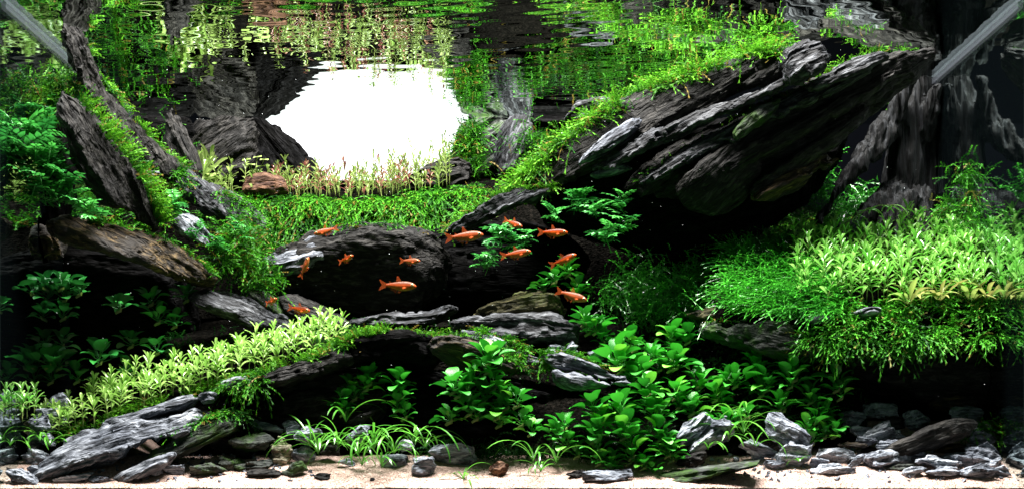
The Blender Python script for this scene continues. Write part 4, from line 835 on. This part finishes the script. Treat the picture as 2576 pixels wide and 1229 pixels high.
def stem_plant(P, h, colour, label, group, leaf=(0.65, 0.95), step=0.3, whorl=2, el0=0.25, mixcol=None, name='stem_plant'):
    r = root_at(name, P, label, 'plant', group)
    me, hq, lean = stem_for(h, M['stem']); s_ = link('stem', me, r); s_.scale = (1, 1, h / hq)
    lean = (lean[0], lean[1]); nn = max(2, int(h / step)); az = U(0, 6.28)
    for i in range(nn):
        t = (i + 1) / nn; t = 0.25 + 0.75 * t if nn > 2 else t
        pos = (lean[0] * t * t, lean[1] * t * t, h * t); az += 1.571 + U(-0.3, 0.3)
        el = el0 + (1.15 - el0) * t ** 1.6
        sz = U(*leaf) * (1.0 if t < 0.8 else 0.85)
        for w in range(whorl):
            c_ = mixcol if (mixcol and rng.random() < 0.35) else colour
            put_leaf(r, MESH[c_][int(rng.integers(0, 2))], pos, az + w * 6.283 / whorl + U(-0.25, 0.25), el + U(-0.15, 0.15), sz)
    for w in range(2):
        put_leaf(r, MESH[colour][0], (lean[0], lean[1], h), az + 1.57 + w * 3.14, 1.3 + U(-0.1, 0.1), U(*leaf) * 0.75)
    return r
def even_pick(s, n, u, v, mind):
    P, _ = pick(s, n * 14, u, v); out = []
    for p in P:
        if all((p[0] - q[0]) ** 2 + (p[1] - q[1]) ** 2 + 0.3 * (p[2] - q[2]) ** 2 > mind * mind for q in out):
            out.append(p)
            if len(out) >= n: break
    return out
for p in even_pick(left_bank, 125, (0.04, 0.98), (0.24, 0.74), 0.42):
    part = 'low left end' if p[0] < -23 else 'left half' if p[0] < -18 else 'right half' if p[0] < -13 else 'high right end'
    stem_plant(p, U(0.7, 1.5) + U(0, 1.0) * U(0, 1), 'lime', 'lime green notched leaf plant, %s of the left carpet' % part, 'carpet plants on the left bank', (0.6, 1.05), name='notched_leaf_plant')
for i, (px, py, Y) in enumerate([(40, 1040, 2.2), (55, 1030, 3.2), (70, 1040, 4.0), (48, 1060, 2.0), (62, 1052, 2.8), (85, 1035, 4.4)]):
    stem_plant(at(px, py, Y), U(0.9, 1.4), 'fresh', 'fresh green plant among the stones at the far left glass', 'small plants at the far left glass', (0.6, 0.9), name='notched_leaf_plant')
for p in even_pick(right_mound, 175, (0.2, 0.99), (0.36, 0.86), 0.5):
    h = U(1.0, 1.9) + U(0, 1.2) * U(0, 1)
    row = 'front row' if p[1] < 6.2 else 'middle rows' if p[1] < 8.5 else 'back rows'; part = 'left part' if p[0] < 20 else 'centre' if p[0] < 25.5 else 'right end'
    stem_plant(p, h, 'fresh', 'fresh green stem plant, %s, %s of the right mound' % (row, part), 'stem plants on the right mound', (0.65, 1.1), step=0.36, name='bushy_stem_plant')
for p in even_pick(back_bank, 130, (0.29, 0.515), (0.58, 0.97), 0.3):
    red = rng.random() < 0.5; part = 'left' if p[0] < -12 else 'middle' if p[0] < -7 else 'right'
    stem_plant(p, U(0.7, 1.7) + U(0, 1.7) * U(0, 1), 'red' if red else 'yellow', 'thin %s stem plant at the %s of the bright window' % ('reddish' if red else 'pale green', part), 'stem plants before the bright window', (0.5, 0.85), step=0.36, el0=0.55, mixcol='yellow' if red else None, name='thin_stem_plant')
for p in even_pick(back_bank, 14, (0.44, 0.52), (0.6, 0.9), 0.45):
    stem_plant(p, U(1.8, 4.2), 'yellow', 'tall pale stem plant before the right side of the bright window', 'tall stems at the right of the bright window', (0.4, 0.7), step=0.45, el0=0.5, name='tall_stem_plant')
for p in even_pick(back_bank, 24, (0.12, 0.225), (0.5, 0.95), 0.7) + even_pick(back_bank, 12, (0.225, 0.29), (0.5, 0.9), 0.5):
    vis = p[0] > -22.5
    stem_plant(p, U(0.8, 2.4), 'yellow', 'yellow green stem plant %s' % ('beside the reddish wood piece' if vis else 'on the ridge behind the left slabs'), 'stem plants behind the left slabs', (0.6, 1.0) if vis else (1.5, 2.3), step=0.42 if vis else 0.6)

ROSETTES = {
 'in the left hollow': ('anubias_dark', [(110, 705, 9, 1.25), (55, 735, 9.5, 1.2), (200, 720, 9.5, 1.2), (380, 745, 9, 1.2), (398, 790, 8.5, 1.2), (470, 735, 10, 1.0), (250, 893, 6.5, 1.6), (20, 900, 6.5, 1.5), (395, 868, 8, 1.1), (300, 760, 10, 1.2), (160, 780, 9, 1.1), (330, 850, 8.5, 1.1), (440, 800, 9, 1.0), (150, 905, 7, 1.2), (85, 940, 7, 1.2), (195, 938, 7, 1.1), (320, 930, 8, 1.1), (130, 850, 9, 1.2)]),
 'under the left of the arch': ('anubias', [(860, 1000, 4.8, 1.0), (930, 945, 5.2, 1.15), (1005, 955, 4.6, 1.2), (1000, 1010, 4.4, 1.0), (880, 960, 5.5, 1.0)]),
 'on the front of the central arch': ('anubias', [(1140, 965, 2.8, 1.35), (1228, 895, 3.2, 1.35), (1190, 940, 3.4, 1.2), (1180, 1020, 3.0, 1.25), (1240, 960, 3.4, 1.2), (1250, 1030, 3.2, 1.2), (1300, 1000, 3.0, 1.3), (1310, 1050, 3.2, 1.1), (1215, 990, 3.8, 1.1), (1130, 1040, 3.2, 1.0)]),
 'in the front bush': ('anubias', [(1420, 1060, 3.2, 1.1), (1425, 1105, 2.8, 1.0), (1490, 1015, 3.6, 1.3), (1510, 1070, 2.8, 1.35), (1500, 1120, 2.4, 1.1), (1560, 1020, 3.2, 1.4), (1570, 1080, 2.5, 1.4), (1590, 1130, 2.2, 1.2), (1640, 1030, 3.4, 1.3), (1660, 1085, 2.6, 1.3), (1680, 1125, 2.3, 1.2), (1630, 975, 3.6, 1.35), (1540, 1150, 2.1, 0.9), (1620, 1155, 2.0, 0.9)]),
 'below the leaning slabs': ('anubias', [(1395, 690, 10, 1.1), (1425, 665, 10.5, 1.0), (1450, 720, 10, 1.1), (1470, 795, 8.5, 1.3), (1500, 815, 8.2, 1.2), (1545, 900, 6.8, 1.7), (1610, 930, 6.2, 1.4), (1640, 885, 7.4, 1.3), (1700, 905, 7, 1.4), (1690, 835, 9, 1.2), (1730, 840, 9, 1.3), (1580, 850, 8.5, 1.2), (1760, 950, 6.5, 1.3), (1700, 980, 5.8, 1.3), (1740, 1020, 5, 1.2)]),
 'left of the right mound': ('anubias', [(1800, 985, 5.8, 1.4), (1850, 950, 6.2, 1.5), (1900, 910, 6.8, 1.5), (1930, 960, 5.8, 1.5), (2000, 935, 5.4, 1.6), (1960, 1010, 5.2, 1.4), (2040, 990, 5.2, 1.4), (2105, 960, 5.0, 1.5), (2080, 1030, 4.8, 1.3), (2030, 1070, 4.4, 1.2), (2100, 1075, 4.2, 1.2), (1880, 1030, 4.8, 1.2), (1830, 1050, 4.6, 1.1), (1780, 1060, 4.6, 1.0)]),
}
for zone, (mt, items) in ROSETTES.items():
    if mt == 'anubias': items = items + [(px + U(-28, 28), py + U(0, 30), Y + U(-0.3, 0.4), sz * 0.85) for (px, py, Y, sz) in items]
    for i, (px, py, Y, sz) in enumerate(sorted(items)):
        r = root_at('broad_leaf_plant', at(px, py + 22, Y), 'green broad leaved rosette, %s from the left %s' % (ORD[i], zone), 'plant')
        bm = bmesh.new(); tube_into(bm, [(-0.25, 0, -0.15), (-0.08, 0, -0.02), (0.08, 0, 0.03), (0.15, 0, 0.22)], [0.07, 0.1, 0.1, 0.05], 6)
        for v_ in bm.verts: v_.co *= S
        me = bpy.data.meshes.new('rhizome'); bm.to_mesh(me); bm.free(); me.materials.append(M['stem']); link('rhizome', me, r)
        nl = int(rng.integers(9, 14)); az = U(0, 6.28); oval = zone.startswith('left of the right')
        for k in range(nl):
            t = k / (nl - 1); az += 2.4 + U(-0.3, 0.3)
            el = 0.15 + 1.05 * t + U(-0.15, 0.15); s_ = sz * U(0.55, 0.85) * (1 - 0.15 * t)
            kind = 1 if (oval and rng.random() < 0.75) else int(rng.choice([0, 0, 2, 1]))
            put_leaf(r, MESH[mt][kind], (0, 0, 0.05 + 0.5 * t * sz * 0.5), az, el, s_, U(-0.3, 0.3))

# bronze rosettes
for i, (px, py, Y) in enumerate([(2285, 755, 4.9), (2365, 745, 4.7), (2500, 745, 4.5), (2440, 755, 4.9)]):
    r = root_at('bronze_rosette', at(px, py + 15, Y), 'bronze and yellow rosette plant, %s from the left on the right mound' % ORD[i], 'plant', 'bronze rosettes on the right mound')
    az = 0
    for k in range(16):
        az += 2.4; put_leaf(r, MESH['crypt'][k % 2], (0, 0, 0.1), az + U(-0.2, 0.2), U(0.3, 1.2), U(0.9, 1.8), U(-0.2, 0.2))

# lobed leaf plants
LOBED = {
 'at the far left glass': [(95, 290, 5, 1.6), (120, 330, 4.5, 1.7), (130, 300, 6, 1.5), (75, 340, 3.2, 1.8), (60, 390, 2.4, 1.9), (105, 370, 3.4, 1.8), (140, 390, 3.6, 1.6), (85, 420, 2.6, 1.8), (125, 430, 2.8, 1.8), (65, 455, 2.2, 1.7), (110, 470, 2.6, 1.7), (155, 450, 3, 1.5), (80, 500, 2.6, 1.6), (180, 500, 3.4, 1.4), (225, 535, 3.4, 1.4), (140, 500, 2.8, 1.4), (240, 240, 8, 1.3), (270, 265, 8.5, 1.2), (100, 320, 5.5, 1.5)],
 'under the moss slope in the middle': [(1260, 600, 9.5, 1.6), (1300, 625, 9.5, 1.3), (1215, 665, 10, 1.3), (1395, 545, 9, 1.4), (1330, 600, 9.5, 1.2), (1230, 640, 10.5, 1.2)],
 'below the leaning slabs': [(1500, 535, 8.5, 1.5), (1560, 520, 8.8, 1.6), (1525, 600, 8, 1.8), (1470, 500, 9.5, 1.4), (1565, 570, 8.2, 1.4), (1440, 520, 9.5, 1.3)],
 'above the golden ledge': [(440, 520, 8, 1.3), (420, 545, 8, 1.1), (545, 615, 10, 1.2), (600, 590, 11, 1.2), (500, 590, 9, 1.0)],
}
for zone, items in LOBED.items():
    for i, (px, py, Y, sz) in enumerate(sorted(items)):
        r = root_at('lobed_leaf_plant', at(px, py + 15, Y), 'plant with lobed green leaves, %s from the left %s' % (ORD[i], zone), 'plant')
        az = U(0, 6)
        for k in range(int(rng.integers(7, 11))):
            az += 2.4; put_leaf(r, MESH['fern'][k % 2], (U(-0.2, 0.2), U(-0.2, 0.2), 0.15 + 0.12 * k), az + U(-0.3, 0.3), U(-0.1, 0.9), sz * U(0.6, 1.0), U(-0.5, 0.5))

# ribbon grass
def blade_mesh(Ln, droop, w, side):
    V, F = [], []; n = 11
    for i in range(n):
        t = i / (n - 1); a = 1.35 - droop * t
        if i == 0: p = np.zeros(3)
        else: p = p + Ln / (n - 1) * np.array([math.cos(a), side * t * 0.25, math.sin(a)])
        ww = w * (0.7 + 0.5 * t) * (1 - max(0, (t - 0.75) / 0.25) ** 2 * 0.9)
        V += [p + [0, -ww, 0.25 * ww], p, p + [0, ww, 0.25 * ww]]
    for i in range(n - 1):
        for j in range(2): F.append((i * 3 + j, i * 3 + j + 1, i * 3 + j + 4, i * 3 + j + 3))
    return mesh_from('blade', np.array(V) * S, F, M['grass'], True)
BL = [blade_mesh(L_ * 1.2, d, 0.066, s_) for L_, d, s_ in ((2.6, 1.4, 0.5), (3.2, 2.0, -0.6), (2.2, 2.4, 0.3), (3.6, 2.6, 0.9), (1.6, 1.2, -0.2), (2.8, 2.2, -1.0))]
GR = {
 'in the front left of centre': [(800, 1140, 2.4, 13, 1.0), (850, 1120, 2.8, 13, 1.0), (900, 1145, 2.2, 12, 1.0), (940, 1130, 2.6, 12, 1.05), (990, 1140, 2.4, 11, 0.95), (1040, 1115, 3.0, 12, 1.0), (1070, 1125, 2.8, 9, 0.9), (870, 1060, 4.2, 8, 1.1), (910, 1170, 1.8, 8, 0.7), (960, 1175, 1.8, 8, 0.8), (780, 1120, 3, 8, 0.9)],
 'along the middle of the front sand': [(1165, 1205, 1.2, 9, 0.6), (1340, 1160, 1.9, 7, 1.0), (1400, 1165, 1.8, 6, 0.9), (1360, 1185, 1.5, 6, 0.6)],
 'behind the stones right of centre': [(1830, 1110, 3.0, 9, 0.9), (1800, 1080, 4.0, 9, 0.9), (1870, 1090, 3.8, 9, 0.9), (1900, 1125, 3.0, 8, 0.7), (1850, 1060, 4.4, 8, 1.0), (1780, 1130, 2.8, 6, 0.6), (2010, 1160, 2.0, 5, 0.3)],
 'between the stones at the left': [(100, 1110, 3.3, 8, 0.6), (125, 1120, 3.1, 8, 0.6), (20, 1120, 3.0, 7, 0.5), (2500, 1100, 3.6, 6, 0.5)][:3],
}
for zone, items in GR.items():
    for i, (px, py, Y, nb, sc) in enumerate(sorted(items)):
        r = root_at('ribbon_grass', at(px, py, Y), 'tuft of narrow arching green blades, %s from the left %s' % (ORD[i], zone), 'plant')
        az = U(0, 6)
        for k in range(nb):
            az += 2.4; o = link('blade', BL[int(rng.integers(0, len(BL)))], r)
            o.rotation_euler = (U(-0.2, 0.2), U(-0.25, 0.3), az + U(-0.3, 0.3)); f = sc * U(0.7, 1.1); o.scale = (f, max(f, 0.8), f)

# a long arching frond in front of the stump
r = root_at('arching_frond_plant', at(2085, 610, 10.5), 'bright arching frond with drooping leaflets before the stump', 'plant')
fp = [at(2085, 610, 10.5), at(2110, 580, 10), at(2140, 552, 9.6), at(2175, 530, 9.3), at(2210, 517, 9.0), at(2250, 516, 8.8)]
bm = bmesh.new(); tube_into(bm, [p - fp[0] for p in fp], [0.05, 0.045, 0.04, 0.035, 0.03, 0.02], 6)
for v_ in bm.verts: v_.co *= S
me = bpy.data.meshes.new('rachis'); bm.to_mesh(me); bm.free(); me.materials.append(M['stem']); link('rachis', me, r)
for i in range(1, 11):
    t = i / 2.0; a_ = int(min(4, t)); p = fp[a_] + (fp[a_ + 1] - fp[a_]) * (t - a_) - fp[0]
    put_leaf(r, MESH['fresh'][1], p, U(-0.3, 0.3), U(-0.4, 0.1), U(0.8, 1.2), 0.6, 'leaflet')
    put_leaf(r, MESH['fresh'][1], p, 3.14 + U(-0.6, 0.6), U(-0.7, -0.2), U(0.5, 0.9), 0.6, 'leaflet')

# pennywort
r = root_at('umbrella_leaf_plant', at(640, 475, 20.8), 'pale plant with flat umbrella leaves beside the reddish wood piece', 'plant')
for (px, py) in ((620, 402), (645, 392), (665, 402), (632, 415), (655, 418)):
    d = (at(px, py, 20.8) - at(640, 475, 20.8)); d[1] = U(-0.4, 0.4)
    bm = bmesh.new(); tube_into(bm, [(0, 0, 0), (d[0] * 0.3, d[1] * 0.3, d[2] * 0.5), tuple(d)], [0.03, 0.03, 0.02], 5)
    for v_ in bm.verts: v_.co *= S
    me = bpy.data.meshes.new('stalk'); bm.to_mesh(me); bm.free(); me.materials.append(M['stem']); link('stalk', me, r)
    V = [(0, 0, 0.03)] + [(0.33 * math.cos(a), 0.33 * math.sin(a), 0.05 * math.sin(3 * a)) for a in np.linspace(0, 6.283, 14, endpoint=False)]
    o = link('leaf', mesh_from('umbrella_leaf', np.array(V) * S, [(0, k + 1, (k + 1) % 14 + 1) for k in range(14)], M['yellow'], True), r); o.location = Vector(d) * S; o.rotation_euler = (0.25, U(-0.2, 0.2), 0)

# ------------------------------------------------------------------ fish
m, nt, out = new_mat('fish_skin'); M['fish'] = m; L = nt.links.new
tc = nd(nt, 'ShaderNodeTexCoord'); sx_ = nd(nt, 'ShaderNodeSeparateXYZ'); L(tc.outputs['Generated'], sx_.inputs[0]); oi = nd(nt, 'ShaderNodeObjectInfo')
r = ramp(nt, [(0.1, (0.5, 0.2, 0.04)), (0.35, (0.6, 0.12, 0.008)), (0.56, (0.5, 0.06, 0.004)), (0.7, (0.15, 0.018, 0.003)), (0.88, (0.05, 0.012, 0.006))]); L(sx_.outputs[2], r.inputs[0])
n = nd(nt, 'ShaderNodeTexNoise'); n.inputs['Scale'].default_value = 9; L(tc.outputs['Generated'], n.inputs['Vector'])
vr = nd(nt, 'ShaderNodeTexVoronoi'); vr.inputs['Scale'].default_value = 34; L(tc.outputs['Generated'], vr.inputs['Vector'])
rr = ramp(nt, [(0.3, (0.75, 0.7, 0.65)), (0.7, (1.25, 1.2, 1.1))]); L(n.outputs[0], rr.inputs[0])
c = mixc(nt, r.outputs[0], rr.outputs[0], 1.0, 'MULTIPLY')
sil = ramp(nt, [(0.0, (0, 0, 0)), (1.0, (0.55, 0.55, 0.55))]); L(oi.outputs['Random'], sil.inputs[0])
c = mixc(nt, c, (0.26, 0.12, 0.06), sil.outputs[0])
b = nd(nt, 'ShaderNodeBsdfPrincipled'); L(c, b.inputs['Base Color']); b.inputs['Roughness'].default_value = 0.32; b.inputs['Specular IOR Level'].default_value = 0.12; b.inputs['Metallic'].default_value = 0.0
b.inputs['Subsurface Weight'].default_value = 0.1; b.inputs['Subsurface Radius'].default_value = (0.004, 0.0015, 0.001); b.inputs['Subsurface Scale'].default_value = 0.5
bp = nd(nt, 'ShaderNodeBump'); bp.inputs['Strength'].default_value = 0.25; bp.inputs['Distance'].default_value = 0.0002; L(vr.outputs['Distance'], bp.inputs['Height']); L(bp.outputs[0], b.inputs['Normal'])
L(b.outputs[0], out.inputs[0])
m, nt, out = new_mat('fish_fin'); M['fin'] = m
d = nd(nt, 'ShaderNodeBsdfDiffuse'); d.inputs[0].default_value = (0.7, 0.14, 0.04, 1); t = nd(nt, 'ShaderNodeBsdfTranslucent'); t.inputs[0].default_value = (0.8, 0.2, 0.06, 1); tp = nd(nt, 'ShaderNodeBsdfTransparent')
m1 = nd(nt, 'ShaderNodeMixShader'); m1.inputs[0].default_value = 0.5; nt.links.new(d.outputs[0], m1.inputs[1]); nt.links.new(t.outputs[0], m1.inputs[2])
m2 = nd(nt, 'ShaderNodeMixShader'); m2.inputs[0].default_value = 0.55; nt.links.new(m1.outputs[0], m2.inputs[1]); nt.links.new(tp.outputs[0], m2.inputs[2]); nt.links.new(m2.outputs[0], out.inputs[0])
M['eye'] = plain_mat('fish_eye', (0.75, 0.42, 0.16), 0.15, 0.8); M['pupil'] = plain_mat('fish_pupil', (0.01, 0.01, 0.012), 0.08, 0.8)
prof = [(0.0, 0.012, 0.010, 0.0), (0.02, 0.045, 0.03, 0.0), (0.07, 0.08, 0.05, 0.004), (0.14, 0.112, 0.066, 0.006), (0.24, 0.14, 0.075, 0.002), (0.36, 0.148, 0.074, -0.004), (0.48, 0.132, 0.064, -0.002), (0.6, 0.1, 0.048, 0.006), (0.7, 0.068, 0.032, 0.01), (0.78, 0.05, 0.02, 0.01), (0.83, 0.05, 0.012, 0.01)]
V, F = [], []; sg = 18
for (x, h, w, zc) in prof:
    for k in range(sg):
        a = 2 * math.pi * k / sg; V.append((0.5 - x, w * math.sin(a), zc + 0.88 * h * math.cos(a)))
V += [(0.503, 0, 0), (0.5 - 0.835, 0, 0.01)]
for i in range(len(prof) - 1):
    for k in range(sg): F.append((i * sg + k, i * sg + (k + 1) % sg, (i + 1) * sg + (k + 1) % sg, (i + 1) * sg + k))
for k in range(sg): F.append((len(V) - 2, (k + 1) % sg, k)); F.append((len(V) - 1, (len(prof) - 1) * sg + k, (len(prof) - 1) * sg + (k + 1) % sg))
body_me = mesh_from('fish_body', np.array(V), F, M['fish'], True)
def fin_mesh(name, pts, y=0.0, flare=0.0):
    n = len(pts); V = [(x, y + flare * k / n + 0.004, z) for k, (x, z) in enumerate(pts)] + [(x, y + flare * k / n - 0.004, z) for k, (x, z) in enumerate(pts)]
    F = [tuple(range(n)), tuple(range(2 * n - 1, n - 1, -1))] + [(i, i + n, (i + 1) % n + n, (i + 1) % n) for i in range(n)]
    return mesh_from(name, np.array(V), F, M['fin'], False)
FINS = [('tail_fin', fin_mesh('tail', [(-0.3, 0.045), (-0.38, 0.09), (-0.52, 0.16), (-0.49, 0.08), (-0.44, 0.012), (-0.49, -0.06), (-0.52, -0.14), (-0.38, -0.07), (-0.3, -0.03)])),
        ('dorsal_fin', fin_mesh('dorsal', [(0.08, 0.13), (0.0, 0.25), (-0.05, 0.255), (-0.045, 0.2), (-0.06, 0.12)])),
        ('adipose_fin', fin_mesh('adipose', [(-0.19, 0.08), (-0.235, 0.115), (-0.25, 0.09), (-0.22, 0.06)])),
        ('anal_fin', fin_mesh('anal', [(-0.02, -0.115), (-0.06, -0.21), (-0.1, -0.16), (-0.2, -0.1), (-0.23, -0.05), (-0.15, -0.06)])),
        ('pelvic_fin', fin_mesh('pelvic', [(0.1, -0.13), (0.04, -0.21), (0.015, -0.19), (0.05, -0.125)], 0.025, 0.03)),
        ('pelvic_fin', fin_mesh('pelvic', [(0.1, -0.13), (0.04, -0.21), (0.015, -0.19), (0.05, -0.125)], -0.025, -0.03)),
        ('pectoral_fin', fin_mesh('pectoral', [(0.24, -0.05), (0.16, -0.09), (0.13, -0.06), (0.2, -0.03)], -0.08, -0.06)),
        ('pectoral_fin', fin_mesh('pectoral', [(0.24, -0.05), (0.16, -0.09), (0.13, -0.06), (0.2, -0.03)], 0.08, 0.06))]
def ball(name, r_, mat, flat=1.0):
    bm = bmesh.new(); bmesh.ops.create_uvsphere(bm, u_segments=14, v_segments=8, radius=r_)
    for v_ in bm.verts: v_.co.y *= flat
    me = bpy.data.meshes.new(name); bm.to_mesh(me); bm.free(); me.materials.append(mat); me.polygons.foreach_set('use_smooth', [True] * len(me.polygons)); return me
eye_me, pup_me = ball('eye', 0.044, M['eye'], 0.6), ball('pupil', 0.027, M['pupil'], 0.5)
# x, y, length px, heading (0 = right), pitch, yaw, depth, label
FISH = [(820, 581, 62, 180, -16, 10, 9.5, 'red fish facing left beneath the back moss'),
 (766, 672, 56, 0, 64, 25, 9, 'orange fish swimming steeply upwards'),
 (870, 651, 56, 0, 12, 42, 9.5, 'small orange fish right of the steeply rising one'),
 (1031, 656, 58, 0, -4, 25, 9, 'orange fish alone before the middle of the boulder'),
 (1001, 718, 94, 0, -3, 8, 7, 'long silvery orange fish low before the boulder'),
 (1168, 595, 96, 0, 5, 4, 6.5, 'brightest and longest orange fish, just right of the boulder'),
 (1290, 562, 58, 0, -22, 30, 8.5, 'small orange fish heading down, topmost of the right group'),
 (1390, 585, 76, 0, -2, 12, 7.5, 'orange fish at the upper right of the right group'),
 (1297, 638, 78, 0, 8, 10, 7.5, 'dull orange fish in front of the ferns'),
 (1416, 654, 74, 0, 20, 20, 7.5, 'orange fish rising to the right beside round leaves'),
 (1437, 743, 82, 0, -18, 8, 7, 'gold bellied fish lowest and farthest to the right'),
 (682, 757, 52, 0, 10, 48, 9.5, 'small orange fish leftmost of all'),
 (752, 777, 66, 0, -10, 25, 8.5, 'bright orange fish lowest on the left near the carpet')]
for (px, py, ln, hd, pitch, yaw, Y, lab) in FISH:
    r = root_at('small_orange_fish', at(px, py, Y), lab, 'fish', 'school of small orange fish')
    sc = ln / ppc(Y) * S
    r.rotation_mode = 'XYZ'
    h = math.radians(hd - yaw if hd == 0 else 180 + yaw)
    r.rotation_euler = Matrix.Rotation(h, 4, 'Z').to_3x3().to_euler()
    Rm = Matrix.Rotation(h, 3, 'Z') @ Matrix.Rotation(-math.radians(pitch), 3, 'Y')
    r.rotation_euler = Rm.to_euler()
    bo = link('body', body_me, r); bo.scale = (sc, sc, sc)
    for nm, me in FINS:
        f = link(nm, me, r); f.scale = (sc, sc, sc)
    for sgn in (-1, 1):
        e = link('eye', eye_me, r); e.location = Vector((0.395, sgn * 0.052, 0.022)) * sc; e.scale = (sc, sc, sc)
        p_ = link('pupil', pup_me, e); p_.location = Vector((0.002, sgn * 0.018, 0.0))

# tiny specks drifting in the water
n = 420
P = np.stack([rng.uniform(-29, 29, n), rng.uniform(1, 20, n), rng.uniform(3, 27.5, n)], -1)
tetra_cloud('water_specks', P, rng.uniform(0.012, 0.032, n), M['speck'], 'tiny bright specks drifting in the water', 'bubbles')
